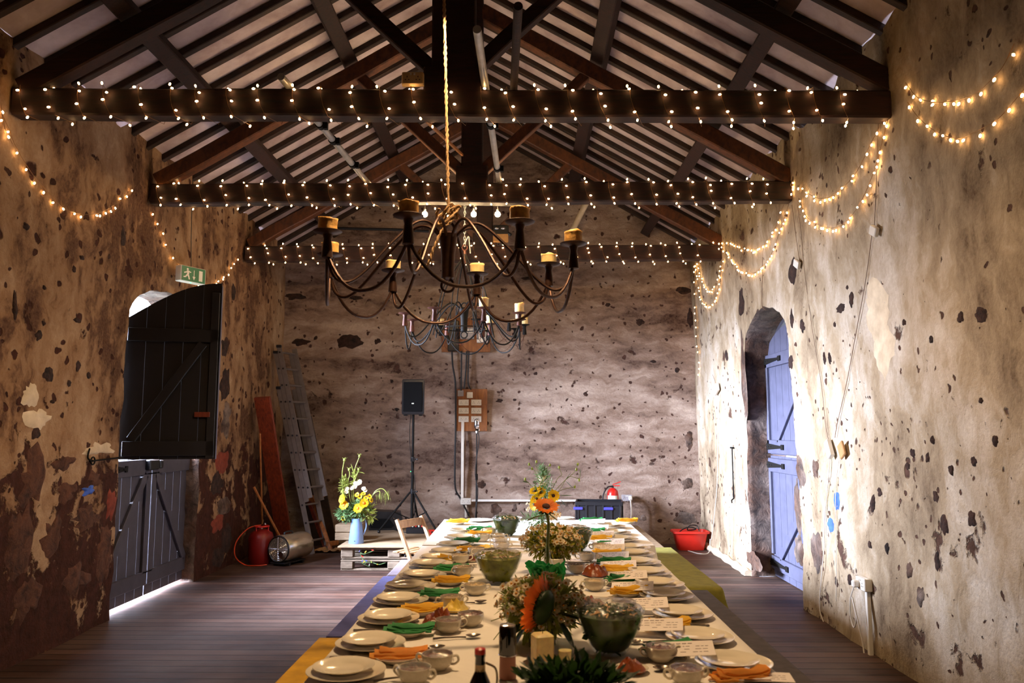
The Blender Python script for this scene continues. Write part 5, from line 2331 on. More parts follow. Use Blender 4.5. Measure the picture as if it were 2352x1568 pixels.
# folding wooden chair between the stage and the table
cb = PY(955, 1190, 7.75)
cx, cy = cb.x + .05, 7.75
t = thing('folding_chair', 'pale wooden folding chair standing at an angle before the stage', 'chair', (cx, cy, 0), radians(62))
hb = cb.z
for s in (-1, 1):
    m = MB()
    m.bar((s * .2, -.20, 0), (s * .2, .14, hb), .024, .042, (0, 1, 0), .005)
    m.build('back_leg', 'chair_wood', t)
    m = MB()
    m.bar((s * .17, .24, 0), (s * .17, -.16, .47), .022, .036, (0, 1, 0), .005)
    m.build('leg', 'chair_wood', t)
    m = MB()
    m.ball((s * .2, .03, .42), .012, 8, 6)
    m.build('pivot_bolt', 'black_iron', t)
m = MB()
for k in range(5):
    m.box((0, -.15 + k * .08, .44), (.36, .06, .016), ch=.004)
m.build('seat', 'chair_wood', t)
m = MB()
m.box((0, .13, hb - .05), (.4, .02, .075), ch=.006)
m.build('back_rail', 'chair_wood', t)
m = MB()
m.box((0, -.16, .12), (.4, .02, .035), ch=.004)
m.build('stretcher', 'chair_wood', t)

# ================================================================ TABLE SETTINGS
SIDE = {-1: 'open-door side', 1: 'blue-door side'}


def plate_mesh(r, name):
    m = MB()
    m.lathe([(.0, .004), (r * .60, .004), (r * .66, .008), (r * .80, .0155), (r * .985, .0215), (r, .0215), (r, .0195), (r * .8, .011), (r * .66, .002), (r * .6, .0), (0, .0)], n=48, cap0=False, cap1=False)
    o = m.build(name, 'ceramic', ang=60)
    me = o.data
    bpy.data.objects.remove(o)
    return me


PL_BIG, PL_MID, PL_SIDE = plate_mesh(.136, 'dinner_plate'), plate_mesh(.106, 'plate'), plate_mesh(.082, 'side_plate')


def put(name, mesh, loc, rz, label, cat, group, tilt=None):
    o = bpy.data.objects.new(name, mesh)
    col.objects.link(o)
    o.location = loc
    o.rotation_euler = (tilt or 0, 0, rz)
    return tag(o, label, cat, group)


def far_z(y):
    return TZ + (.003 if y > FY0 - .02 else .002)


def knife_mesh():
    m = MB()
    m.bar((0, -.1, .004), (0, -.01, .005), .016, .006, (0, 0, 1), .0025)
    m.add([(-.006, -.01, .003), (.006, -.01, .003), (.010, .06, .003), (.006, .105, .003), (-.006, .11, .003), (-.007, .06, .003),
           (-.006, -.01, .006), (.006, -.01, .006), (.010, .06, .0045), (.006, .105, .004), (-.006, .11, .0045), (-.007, .06, .006)],
          [(5, 4, 3, 2, 1, 0), (6, 7, 8, 9, 10, 11)] + [(i, (i + 1) % 6, 6 + (i + 1) % 6, 6 + i) for i in range(6)])
    o = m.build('knife', 'cutlery')
    me = o.data
    bpy.data.objects.remove(o)
    return me


def spoon_mesh():
    m = MB()
    m.tube([(0, -.09, .006), (0, -.04, .008), (0, .02, .006), (0, .045, .004)], [.005, .0035, .003, .004], 6)
    vs, fs = [], []
    n = 12
    for k in range(4):
        q = k / 3
        for i in range(n):
            a = 2 * pi * i / n
            vs.append((.021 * q * cos(a), .075 + .032 * q * sin(a), .003 + .009 * q * q))
    for k in range(3):
        for i in range(n):
            j = (i + 1) % n
            fs.append((k * n + i, k * n + j, (k + 1) * n + j, (k + 1) * n + i))
    m.add(vs, fs)
    o = m.build('spoon', 'cutlery')
    me = o.data
    bpy.data.objects.remove(o)
    return me


def fork_mesh():
    m = MB()
    m.tube([(0, -.1, .006), (0, -.03, .008), (0, .04, .006)], [.006, .003, .004], 6)
    m.box((0, .052, .006), (.022, .03, .003))
    for s in (-1.5, -.5, .5, 1.5):
        m.box((s * .0062, .085, .007), (.003, .045, .002))
    o = m.build('fork', 'cutlery')
    me = o.data
    bpy.data.objects.remove(o)
    return me


KNIFE, SPOON, FORK = knife_mesh(), spoon_mesh(), fork_mesh()


def napkin_mesh(mat, seed, roll=False):
    random.seed(seed)
    m = MB()
    L, W = .20, .062
    layers = 3
    for l in range(layers):
        vs = []
        nx, ny = 14, 6
        for i in range(nx + 1):
            for j in range(ny + 1):
                u, v = i / nx, j / ny
                x = (u - .5) * L * (1 - .06 * l) + .012 * l
                y = (v - .5) * W * (1 - .1 * l) + .004 * l + .006 * sin(u * 5 + seed)
                z = .004 + l * .0075 + .012 * (1 - (2 * v - 1) ** 2) * (.5 + .5 * l / layers) + .010 * fbm(u * 2.5, v * 1.5 + l, seed, 3) + .012 * (u - .5) ** 2 * 2
                vs.append((x, y, max(.001 + l * .004, z)))
        N = ny + 1
        top = [(i * N + j, (i + 1) * N + j, (i + 1) * N + j + 1, i * N + j + 1) for i in range(nx) for j in range(ny)]
        m.add(vs, top)
        # thickness edge
        edge = [i * N for i in range(nx + 1)] + [nx * N + j for j in range(1, N)] + [i * N + ny for i in range(nx - 1, -1, -1)] + [j for j in range(ny - 1, 0, -1)]
        ev = [vs[i] for i in edge]
        vb = [(x, y, max(.0, z - .007)) for x, y, z in ev]
        k = len(ev)
        m.add(ev + vb, [(i, (i + 1) % k, k + (i + 1) % k, k + i) for i in range(k)])
    o = m.build('napkin', mat, ang=60)
    me = o.data
    bpy.data.objects.remove(o)
    return me


NAP = {c: [napkin_mesh(c, s) for s in (1, 2, 3)] for c in ('napkin_yellow', 'napkin_orange', 'napkin_green')}
NAPW = {'napkin_yellow': 'yellow', 'napkin_orange': 'orange', 'napkin_green': 'green'}

LPL = [(795, 1534), (851, 1470), (893, 1413), (921, 1371), (943, 1341), (971, 1316), (990, 1292), (1012, 1278), (1031, 1265), (1045, 1248), (1060, 1232), (1070, 1216)]
RPL = [(1685, 1515), (1607, 1456), (1568, 1403), (1531, 1362), (1514, 1335), (1487, 1309), (1468, 1287), (1457, 1268), (1450, 1254), (1425, 1235), (1411, 1220), (1402, 1205)]
random.seed(5)
LAST = None
for side, lst in ((-1, LPL), (1, RPL)):
    for i, (px, py) in enumerate(lst):
        p = PZ(px, py + (2 if py < 1300 else 4), TZ + .02)
        z = far_z(p.y)
        lab = '%s from the near end, %s' % (ORD[i], SIDE[side])
        put('dinner_plate', PL_BIG, (p.x, p.y, z), i, 'wide cream dinner plate, ' + lab, 'plate', 'wide dinner plates along the table edges')
        put('plate', PL_MID, (p.x - .012 + random.uniform(-.01, .01), p.y + random.uniform(-.01, .01), z + .0135), i * 2, 'smaller cream plate stacked on the wide one, ' + lab, 'plate', 'smaller plates stacked on the wide ones')
        if i < 9 or side < 0 and i < 11:
            put('knife', KNIFE, (p.x - side * .0 - .02, p.y - .165, z), pi / 2 + (pi if side < 0 else 0) + random.uniform(-.06, .06), 'table knife beside the place setting ' + lab, 'knife', 'table knives')
        if i < 8:
            q = Vector((p.x - side * .19, p.y - .04, z))
            put('spoon', SPOON, q, (pi / 2 if side > 0 else -pi / 2) + random.uniform(-.3, .3) + .2, 'dessert spoon beside the place setting ' + lab, 'spoon', 'dessert spoons')

# napkins on side plates
LNP = [(912, 1503, 'napkin_orange', 10), (936, 1445, 'napkin_green', 3), (962, 1398, 'napkin_yellow', 8), (1004, 1362, 'napkin_green', 6), (1033, 1331, 'napkin_yellow', 4), (1034, 1304, 'napkin_green', 3),
       (1034, 1281, 'napkin_yellow', 8), (1076, 1260, 'napkin_yellow', 4), (1068, 1241, 'napkin_green', 0), (1098, 1224, 'napkin_yellow', 8), (1099, 1213, 'napkin_green', 0), (1050, 1196, 'napkin_yellow', 0)]
RNP = [(1530, 1488, 'napkin_green', 25), (1530, 1433, 'napkin_yellow', 15), (1441, 1357, 'napkin_yellow', 12), (1430, 1328, 'napkin_green', 12), (1412, 1305, 'napkin_yellow', 5), (1408, 1287, 'napkin_green', -10),
       (1389, 1268, 'napkin_yellow', 5), (1398, 1248, 'napkin_green', 0), (1372, 1235, 'napkin_yellow', -8), (1358, 1217, 'napkin_green', 0), (1438, 1194, 'napkin_yellow', 12), (1356, 1193, 'napkin_green', 5)]
for side, lst in ((-1, LNP), (1, RNP)):
    for i, (px, py, c, a) in enumerate(lst):
        p = PZ(px, py + 3, TZ + .02)
        z = far_z(p.y)
        lab = 'among the side plates, %s from the near end, %s' % (ORD[i], SIDE[side])
        put('side_plate', PL_SIDE, (p.x, p.y, z), i, 'small cream side plate under a %s napkin, %s from the near end, %s' % (NAPW[c], ORD[i], SIDE[side]), 'plate', 'side plates under napkins')
        put('napkin', NAP[c][i % 3], (p.x, p.y, z + .015), radians(a), 'folded %s napkin on a side plate, %s from the near end, %s' % (NAPW[c], ORD[i], SIDE[side]), 'napkin', 'folded napkins')
# orange napkin on the near corner, blue-door side
p = PZ(1698, 1545, TZ + .02)
put('napkin', NAP['napkin_orange'][1], (p.x, p.y, far_z(p.y) + .0), radians(15), 'orange napkin lying at the near corner of the table, blue-door side', 'napkin', 'folded napkins')
p = PZ(1790, 1520, TZ + .02)

# menu cards leaning on the plates, blue-door side
random.seed(9)
card = MB()
cw, chh = .215, .105
card.box((0, 0, 0), (cw, chh, .0012))
_c = card.build('menu_card', 'paper', smooth=False)
CARD = _c.data
bpy.data.objects.remove(_c)
tx = MB()
random.seed(2)
for r_ in range(4):
    y = .034 - r_ * .02
    x = -cw / 2 + .018
    while x < cw / 2 - (.03 if r_ else .09):
        l = random.uniform(.006, .022)
        if random.random() < .8:
            tx.box((x + l / 2, y, .0011), (l, .0028 if r_ else .005, .0004))
        x += l + .005
for s in (0, .01):
    tx.box((-cw / 2 + .03 + s, .0, .0011), (.003, .03, .0004))
_c = tx.build('printed_text', 'ink', smooth=False)
TEXT = _c.data
bpy.data.objects.remove(_c)
for i, (px, py) in enumerate(RPL):
    p = PZ(px, py, TZ + .02)
    o = bpy.data.objects.new('menu_card', CARD)
    col.objects.link(o)
    a = radians(-10 + random.uniform(-4, 4))
    dx, dy = (-.165, .055) if i < 8 else (-.15, .05)
    o.location = (p.x + dx, p.y + dy, far_z(p.y) + .042)
    o.rotation_euler = (radians(14), radians(-4), a)
    tag(o, 'white menu card propped on the plate %s from the near end, blue-door side' % ORD[i], 'menu card', 'menu cards along the table')
    inst('printed_text', TEXT, o, (0, 0, 0))
# further cards near the table ends
for (px, py, lab) in ((1745, 1558, 'large menu card at the very corner of the table, blue-door side'), (1318, 1289, 'white card lying flat between the candle and a soup cup')):
    p = PZ(px, py, TZ)
    o = bpy.data.objects.new('menu_card', CARD)
    col.objects.link(o)
    o.location = (p.x, p.y, far_z(p.y) + .006)
    o.rotation_euler = (0, 0, radians(-8))
    tag(o, lab, 'menu card', 'menu cards along the table')
    inst('printed_text', TEXT, o, (0, 0, 0))


# soup cups under film
def cup_parts(r, h, handles=True):
    m = MB()
    m.lathe([(0, .0), (r * .58, .0), (r * .62, .004), (r * .84, h * .25), (r * .97, h * .6), (r, h), (r * .95, h), (r * .90, h * .6), (r * .76, h * .22), (r * .5, h * .14), (0, h * .12)], n=28, cap0=False, cap1=False)
    o = m.build('cup', 'ceramic', ang=60)
    body = o.data
    bpy.data.objects.remove(o)
    m = MB()
    m.tube(bez([(r * .95, 0, h * .85), (r * 1.28, 0, h * .92), (r * 1.38, 0, h * .62), (r * 1.15, 0, h * .38), (r * .88, 0, h * .36)], 4), .0045, 6)
    o = m.build('handle', 'ceramic', ang=60)
    hd = o.data
    bpy.data.objects.remove(o)
    m = MB()
    vs, fs = [], []
    n, R_ = 20, 6
    for k in range(R_ + 1):
        q = k / R_
        for i in range(n):
            a = 2 * pi * i / n
            vs.append((r * .9 * q * cos(a), r * .9 * q * sin(a), h * (.72 + .22 * (1 - q * q)) + .010 * fbm(q * cos(a) * 3, q * sin(a) * 3, r * 50, 3)))
    for k in range(R_):
        for i in range(n):
            j = (i + 1) % n
            fs.append((k * n + i, k * n + j, (k + 1) * n + j, (k + 1) * n + i))
    m.add(vs, fs)
    o = m.build('filling', 'dip_cream', ang=180)
    fil = o.data
    bpy.data.objects.remove(o)
    m = MB()
    vs, fs = [], []
    n, R_ = 28, 8
    for k in range(R_ + 1):
        q = k / R_
        for i in range(n):
            a = 2 * pi * i / n
            rr = r * 1.04 * min(1, q * 1.25)
            z = h * 1.02 if q <= .8 else h * (1.02 - (q - .8) * 3)
            cr = .006 * fbm(cos(a) * 5 * q, sin(a) * 5 * q, r * 30, 3)
            vs.append(((rr + cr * .5) * cos(a), (rr + cr * .5) * sin(a), z + cr))
    for k in range(R_):
        for i in range(n):
            j = (i + 1) % n
            fs.append((k * n + i, k * n + j, (k + 1) * n + j, (k + 1) * n + i))
    m.add(vs, fs)
    o = m.build('cling_film', 'cling_film', ang=180)
    fm = o.data
    bpy.data.objects.remove(o)
    return body, hd, fil, fm


CUP = cup_parts(.056, .052)
for m_ in ('dip_cream', 'chutney', 'butter', 'crust'):
    pass
FIL = {'dip_cream': CUP[2]}
for m_ in ('chutney', 'butter'):
    me = CUP[2].copy()
    me.materials[0] = M[m_]
    FIL[m_] = me
CUPS = [
    (1029, 1459, 'chutney', 20, 'film-covered soup cup of dark chutney, first before the green salad bowl'),
    (1080, 1444, 'chutney', 60, 'film-covered soup cup just behind the first chutney cup'),
    (1037, 1402, 'dip_cream', 15, 'cream filled soup cup behind the butter heap'),
    (1091, 1372, 'dip_cream', 10, 'film-wrapped soup cup alone in front of the big green salad'),
    (1003, 1545, 'chutney', -10, 'dark soup cup with bright film, close to the near end on the open-door side'),
    (950, 1578, 'chutney', -20, 'shadowed soup cup cut by the bottom of the picture, open-door side'),
    (1062, 1328, 'dip_cream', 40, 'cream dip cup beside the big green salad bowl'),
    (1057, 1299, 'dip_cream', 0, 'film-covered dip cup behind the one beside the salad bowl'),
    (1093, 1282, 'dip_cream', 70, 'dip cup just behind the big green salad bowl'),
    (1151, 1269, 'dip_cream', 0, 'pinkish covered cup in the middle of the table past the big salad bowl'),
    (1148, 1257, 'dip_cream', 20, 'small covered cup behind the pinkish one'),
    (1107, 1249, 'dip_cream', 0, 'cream cup next to the dish of grated butter'),
    (1143, 1248, 'dip_cream', 0, 'white two-handled cup in front of the glass bowl at the far table'),
    (1125, 1234, 'dip_cream', 30, 'shiny film-covered cup at the far table, open-door side'),
    (1348, 1295, 'dip_cream', 15, 'film-topped cream cup beside the flat white card'),
    (1379, 1272, 'dip_cream', 5, 'brownish cup with a handle next to a yellow napkin, far half'),
    (1324, 1322, 'chutney', 0, 'cup of dark relish with a handle, behind the near bouquet'),
    (1366, 1362, 'dip_cream', 20, 'heaped cream cup to the blue-door side of the sunflower bouquet'),
    (1434, 1413, 'chutney', 80, 'film-topped cup of chutney just behind the dark salad bowl'),
    (1520, 1526, 'chutney', 10, 'shadowed film-covered cup near the camera, blue-door side'),
    (1580, 1580, 'chutney', 10, 'dark cup at the bottom edge of the picture, blue-door side'),
    (1327, 1226, 'dip_cream', 0, 'whitish two-handled cup behind the far salad bowl'),
]
for (px, py, c, a, lab) in CUPS:
    p = PZ(px, py - 5, TZ)
    t = thing('soup_cup', lab, 'cup', (p.x, p.y + .02, far_z(p.y)), radians(a), 'white soup cups of dips and relishes')
    inst('cup', CUP[0], t, (0, 0, 0))
    inst('handle', CUP[1], t, (0, 0, 0))
    inst('handle', CUP[1], t, (0, 0, 0), (0, 0, pi))
    inst('filling', FIL[c], t, (0, 0, 0))
    inst('cling_film', CUP[3], t, (0, 0, 0), (0, 0, a))


def heap(name, label, cat, px, py, r, h, mat, seed, dish=True, n=26, bump=.35, ps=None):
    p = PZ(px, py, TZ)
    t = thing(name, label, cat, (p.x, p.y, far_z(p.y)))
    if dish:
        m = MB()
        m.lathe([(0, 0), (r * .7, 0), (r * 1.0, .014), (r * 1.02, .014), (r * .7, .004), (0, .004)], n=28, cap0=False, cap1=False)
        m.build('dish', 'ceramic', t)
    m = MB()
    vs, fs = [], []
    R_ = 9
    for k in range(R_ + 1):
        q = k / R_
        for i in range(n):
            a = 2 * pi * i / n
            rr = r * .88 * q * (1 + .15 * fbm(cos(a) * 2, sin(a) * 2, seed, 2))
            z = .005 + h * (1 - q ** 2.2) * (1 + bump * fbm(q * cos(a) * 3.5, q * sin(a) * 3.5, seed, 4))
            vs.append((rr * cos(a), rr * sin(a), max(.004, z)))
    for k in range(R_):
        for i in range(n):
            j = (i + 1) % n
            fs.append((k * n + i, k * n + j, (k + 1) * n + j, (k + 1) * n + i))
    m.add(vs, fs)
    m.build('heap', mat, t, ang=35)


heap('butter_dish', 'dish heaped with bright yellow butter curls, behind the chutney cups', 'dish', 1046, 1404, .068, .04, 'butter', 3, bump=.8)
heap('bread_plate', 'heap of dark brown crisps beside the chutney cups', 'dish', 1008, 1436, .085, .05, 'crust', 4, bump=.8)
heap('butter_dish', 'small shallow dish of grated yellow cheese on the far half, open-door side', 'dish', 1119, 1260, .07, .02, 'butter', 5, bump=.6)
heap('loaf', 'shiny red-brown loaf behind the near bouquet, blue-door side', 'bread', 1368, 1322, .085, .055, 'crust', 6, False, bump=.5)
heap('loaf', 'brown glazed bread right behind the dark salad bowl', 'bread', 1362, 1402, .085, .05, 'crust', 7, False, bump=.4)
heap('bread_plate', 'small dish of orange pickle near the camera in front of the dark bowl', 'dish', 1450, 1543, .06, .035, 'crust', 8, bump=.5)
heap('bread_plate', 'dark red relish next to the big green salad bowl', 'dish', 1082, 1290, .05, .03, 'chutney', 9, bump=.8)
heap('white_dish', 'white oval dish on the far table end, open-door side', 'dish', 1100, 1197, .13, .012, 'ceramic', 19, bump=.1)
heap('white_dish', 'white dish at the far end beside the flowers', 'dish', 1170, 1192, .12, .012, 'ceramic', 20, bump=.1)
heap('white_dish', 'white dish at the far end before the crate', 'dish', 1298, 1192, .09, .012, 'ceramic', 21, bump=.1)


def leafpile(m, n, R, H, zc, size, seed, cone=0.0):
    random.seed(seed)
    for i in range(n):
        a, q, v = random.uniform(0, 2 * pi), sqrt(random.random()), random.random()
        rr = R * q * (1 - cone * (1 - v))
        c = Vector((rr * cos(a), rr * sin(a), zc + H * v * (1 - .35 * q * q)))
        T = Matrix.Translation(c) @ Matrix.Rotation(random.uniform(0, 6.3), 4, 'Z') @ Matrix.Rotation(random.uniform(-1, 1), 4, 'X') @ Matrix.Rotation(random.uniform(-1, 1), 4, 'Y')
        s = size * random.uniform(.6, 1.3)
        vs = [(-s, 0, 0), (-s * .4, -s * .45, s * .12), (s * .5, -s * .4, -s * .1), (s, 0, s * .15), (s * .5, s * .45, -s * .05), (-s * .4, s * .4, s * .15), (0, 0, -s * .12)]
        m.add(vs, [(0, 1, 6), (1, 2, 6), (2, 3, 6), (3, 4, 6), (4, 5, 6), (5, 0, 6)], T)


def salad_bowl(px, py, r, h, green, lab, slab, seed, croutons=True):
    p = PZ(px, py - 6, TZ)
    loc = (p.x, p.y + r * .3, far_z(p.y))
    t = thing('glass_bowl', lab, 'bowl', loc, group='glass salad bowls')
    m = MB()
    m.lathe([(0, .0), (r * .42, .0), (r * .55, h * .12), (r * .78, h * .45), (r * .93, h * .78), (r, h), (r * .98, h), (r * .90, h * .78), (r * .75, h * .45), (r * .52, h * .14), (r * .4, .012), (0, .012)], n=40, cap0=False, cap1=False)
    m.build('glass', 'clear_glass', t)
    m = MB()
    vs, fs = [], []
    n, R_ = 36, 8
    for k in range(R_ + 1):
        q = k / R_
        for i in range(n):
            a = 2 * pi * i / n
            vs.append((r * .98 * q * cos(a), r * .98 * q * sin(a), h * 1.0 + .05 * h + .02 * (1 - q * q) + .008 * fbm(q * cos(a) * 4, q * sin(a) * 4, seed, 3) - (.0 if q < 1 else .02)))
    for k in range(R_):
        for i in range(n):
            j = (i + 1) % n
            fs.append((k * n + i, k * n + j, (k + 1) * n + j, (k + 1) * n + i))
    m.add(vs, fs)
    m.build('cling_film', 'cling_film', t, ang=180)
    t2 = thing('salad', slab, 'salad', loc)
    t2['kind'] = 'stuff'
    m = MB()
    m.lathe([(0, .014), (r * .40, .014), (r * .52, h * .16), (r * .73, h * .45), (r * .87, h * .78), (r * .9, h * .88), (r * .5, h * .98), (0, h)], n=24, cap0=False, cap1=False)
    leafpile(m, 260, r * .84, h * .26, h * .78, .022, seed)
    leafpile(m, 140, r * .82, h * .75, h * .06, .022, seed + 3, .5)
    m.build('leaves', green, t2, ang=30)
    if croutons:
        m = MB()
        random.seed(seed)
        for i in range(34):
            a, q = random.uniform(0, 2 * pi), sqrt(random.random()) * .85
            T = Matrix.Translation((r * q * cos(a), r * q * sin(a), h * (1.03 - .08 * q))) @ Matrix.Rotation(random.uniform(0, 6), 4, 'Z') @ Matrix.Rotation(random.uniform(-.5, .5), 4, 'Y')
            m.box((0, 0, 0), (.026, .006, .005), T, .002)
        m.build('topping', 'crouton', t2)


salad_bowl(1144, 1347, .134, .155, 'salad_green', 'large film-covered glass bowl of yellow-green salad in mid table', 'yellow-green leaves heaped in the mid-table glass bowl', 1)
salad_bowl(1163, 1238, .118, .145, 'salad_dark', 'glass bowl of dark green leaves standing in daylight at the far table', 'dark green leaves in the daylit glass bowl', 2)
salad_bowl(1405, 1513, .134, .165, 'salad_dark', 'large shadowy glass bowl of salad close to the camera', 'dark shadowed salad leaves in the bowl close to the camera', 3)
salad_bowl(1325, 1274, .118, .15, 'salad_dark', 'glass bowl of salad half hidden by the daisies, blue-door half', 'olive salad leaves in the bowl half hidden by daisies', 4)

# ================================================================ FLOWERS
def flower_mesh(npet, r0, r1, wd, cup, pmat, cmat, ch=.3, seed=0, double=False, curl=0.0):
    """faces +Z; returns (petal mesh, centre mesh)"""
    random.seed(seed)
    m = MB()
    for lay in range(2 if double else 1):
        for i in range(npet):
            a = 2 * pi * (i + .5 * lay) / npet + random.uniform(-.06, .06)
            L = (r1 - r0) * random.uniform(.85, 1.1) * (1 - .15 * lay)
            w_ = wd * random.uniform(.85, 1.1)
            T = Matrix.Rotation(a, 4, 'Z')
            vs = []
            for k, (f, ww) in enumerate(((0, .35), (.3, .9), (.65, 1.0), (.88, .6), (1, .06))):
                x = r0 * .85 + L * f
                z = cup * L * f - curl * L * f * f + lay * .004 + random.uniform(-.04, .04) * L
                for s in (-1, 0, 1):
                    vs.append((x, s * w_ / 2 * ww, z - (0.10 * w_ if s == 0 else 0)))
            fs = []
            for k in range(4):
                for s in range(2):
                    q = k * 3 + s
                    fs.append((q, q + 3, q + 4, q + 1))
            m.add(vs, fs, T)
    o = m.build('petals', pmat, ang=180)
    a_ = o.data
    bpy.data.objects.remove(o)
    m = MB()
    nu = 14 if r0 > .01 else 7
    m.ball((0, 0, 0), (r0, r0, r0 * ch), nu, 5 if nu < 10 else 8)
    o = m.build('flower_centre', cmat, ang=180)
    b_ = o.data
    bpy.data.objects.remove(o)
    return a_, b_


def merged_flower(npet, r0, r1, wd, cup, pmat, cmat, seed=0):
    random.seed(seed)
    m = MB()
    for i in range(npet):
        T = Matrix.Rotation(2 * pi * i / npet, 4, 'Z')
        L = r1 - r0
        m.add([(r0 * .8, -wd * .25, 0), (r0 + L * .6, -wd / 2, cup * L * .6), (r1, 0, cup * L), (r0 + L * .6, wd / 2, cup * L * .6), (r0 * .8, wd * .25, 0)], [(0, 1, 2, 3, 4)], T)
    m.cur = 1
    m.ball((0, 0, .001), (r0, r0, r0 * .7), 6, 4)
    o = m.build('blossom', [pmat, cmat], ang=180)
    a_ = o.data
    bpy.data.objects.remove(o)
    return a_


SMALL = [merged_flower(8, .0055, .0155, .0105, c, 'petal_white', 'pollen', i) for i, c in enumerate((.1, .5, -.3))]


def leaf(mb, base, tip, wd, droop=.15, seed=0, n=5):
    base, tip = Vector(base), Vector(tip)
    d = tip - base
    L = d.length
    side = d.cross(Vector((0, 0, 1)))
    if side.length < 1e-4:
        side = Vector((1, 0, 0))
    side.normalize()
    side = side + Vector((0, 0, random.uniform(-.6, .6)))
    side.normalize()
    vs, fs = [], []
    for k in range(n + 1):
        f = k / n
        c = base + d * f + Vector((0, 0, -droop * L * f * f))
        ww = wd * sin(pi * min(1, f * .92 + .06)) ** .8 if k < n else 0.002
        vs += [c - side * ww / 2, c + Vector((0, 0, -.15 * ww)), c + side * ww / 2]
    for k in range(n):
        for s in (0, 1):
            q = k * 3 + s
            fs.append((q, q + 3, q + 4, q + 1))
    mb.add(vs, fs)


def foliage(mb, c, R, n, ls, wd, seed, up=.2):
    random.seed(seed)
    c = Vector(c)
    for i in range(n):
        d = Vector((random.gauss(0, 1), random.gauss(0, 1), random.gauss(up, 1))).normalized()
        q = random.random() ** .45
        p = c + Vector((d.x * R[0], d.y * R[1], d.z * R[2])) * q
        tip = p + (d + Vector((random.gauss(0, .4), random.gauss(0, .4), random.gauss(.1, .4)))).normalized() * ls * random.uniform(.6, 1.4)
        leaf(mb, p, tip, wd * random.uniform(.7, 1.3), .1, i, 3)


def daisy_bunch(t, c, R, n, seed, cap=100, mesh=SMALL, sc=1.0, name='blossom'):
    random.seed(seed)
    c = Vector(c)
    pts = []
    for i in range(n):
        d = Vector((random.gauss(0, 1), random.gauss(0, 1) - .25, random.gauss(.35, .9))).normalized()
        q = random.uniform(.72, 1.08)
        p = c + Vector((d.x * R[0], d.y * R[1], d.z * R[2])) * q
        dd = (d + Vector((random.gauss(0, .4), random.gauss(-.3, .4), random.gauss(.4, .3)))).normalized()
        pts.append((p, dd))
    if n > cap:
        m = MB()
        for i, (p, dd) in enumerate(pts[cap:]):
            src = mesh[i % len(mesh)]
            T = Matrix.Translation(p) @ dd.to_track_quat('Z', 'Y').to_matrix().to_4x4()
            o_ = len(m.v)
            m.v += [tuple(T @ v.co) for v in src.vertices]
            for f_ in src.polygons:
                m.f.append([q + o_ for q in f_.vertices])
                m.mi.append(f_.material_index)
        tag(m.build('small_blossoms', ['petal_white', 'pollen'], t, ang=180), kind='stuff')
    for i, (p, dd) in enumerate(pts[:cap]):
        inst(name, mesh[i % len(mesh)], t, p, dd.to_track_quat('Z', 'Y').to_euler(), sc * random.uniform(.8, 1.2))
    return pts


def big_flower(t, meshes, c, facing, stem_from, label=None, mat='stem_green', r=.006):
    f = Vector(facing).normalized()
    rot = f.to_track_quat('Z', 'Y').to_euler()
    m = MB()
    c = Vector(c)
    s0 = Vector(stem_from)
    m.tube(bez([s0, s0.lerp(c, .5) + Vector((0, 0, .02)), c - f * .03 + Vector((0, 0, -.01)), c - f * .004], 6), r, 7)
    st = m.build('flower_stem', mat, t)
    h = inst('flower_petals', meshes[0], st, c, rot)
    inst('flower_centre', meshes[1], st, c + f * .003, rot)
    return st


# --- near bouquet with the dark sunflower
bc = PY(1245, 1400, 3.2)
o = Vector((bc.x, 3.2, TZ + .002))
t = thing('flower_bouquet', 'near bouquet of small daisies round one big dark-centred rust sunflower', 'flowers', o)
m = MB()
m.lathe([(.0, 0), (.05, 0), (.055, .01), (.055, .09), (.045, .11), (.045, .115), (.04, .115), (.048, .09), (.048, .012), (0, .012)], n=24, cap0=False, cap1=False)
m.build('vase', 'bottle_dark', t)
zc_ = bc.z - o.z
m = MB()
foliage(m, (0.0, 0, zc_ + .02), (.16, .12, .10), 2200, .032, .011, 1)
foliage(m, (0.0, .02, zc_ - .05), (.07, .07, .06), 120, .06, .02, 2)
m.build('foliage', 'green_leaf', t, ang=180)
m = MB()
random.seed(12)
for i in range(26):
    a = random.uniform(0, 6.3)
    q = random.uniform(.3, 1)
    m.tube(bez([(.02 * cos(a), .02 * sin(a), .06), (.06 * cos(a) * q, .06 * sin(a) * q, zc_ - .02), (.15 * cos(a) * q, .11 * sin(a) * q, zc_ + random.uniform(.0, .09))], 4), .0018, 4)
m.build('stems', 'stem_green', t)
daisy_bunch(t, (0.0, -.01, zc_ + .03), (.175, .12, .105), 240, 3)
m = MB()
for (dx, dz, tx, tz, wd_) in ((-.06, -.03, -.16, -.08, .045), (-.07, -.05, -.13, -.14, .04), (.07, -.03, .12, -.11, .045), (.05, .0, .15, .0, .05), (.06, .02, .13, .06, .05), (.02, .05, .06, .13, .04), (.1, -.02, .19, -.04, .045)):
    leaf(m, (dx, -.07, zc_ + dz), (tx, -.10, zc_ + tz), wd_, .1)
    leaf(m, (dx * .8, .05, zc_ + dz), (tx * .9, .07, zc_ + tz), wd_, .1)
m.build('broad_leaves', 'green_dark', t, ang=180)
SUN1 = flower_mesh(22, .060, .122, .026, .5, 'petal_rust', 'seed_black', .5, 3, True)
sc = PY(1243, 1392, 3.05) - o
big_flower(t, SUN1, sc, (-.80, .42, .22), (.0, .0, .05), r=.008)
m = MB()
f_ = Vector((-.80, .42, .22)).normalized()
T_ = Matrix.Translation(sc - f_ * .012) @ f_.to_track_quat('Z', 'Y').to_matrix().to_4x4()
m.ball((0, 0, 0), (.066, .066, .028), 20, 10, T_)
random.seed(2)
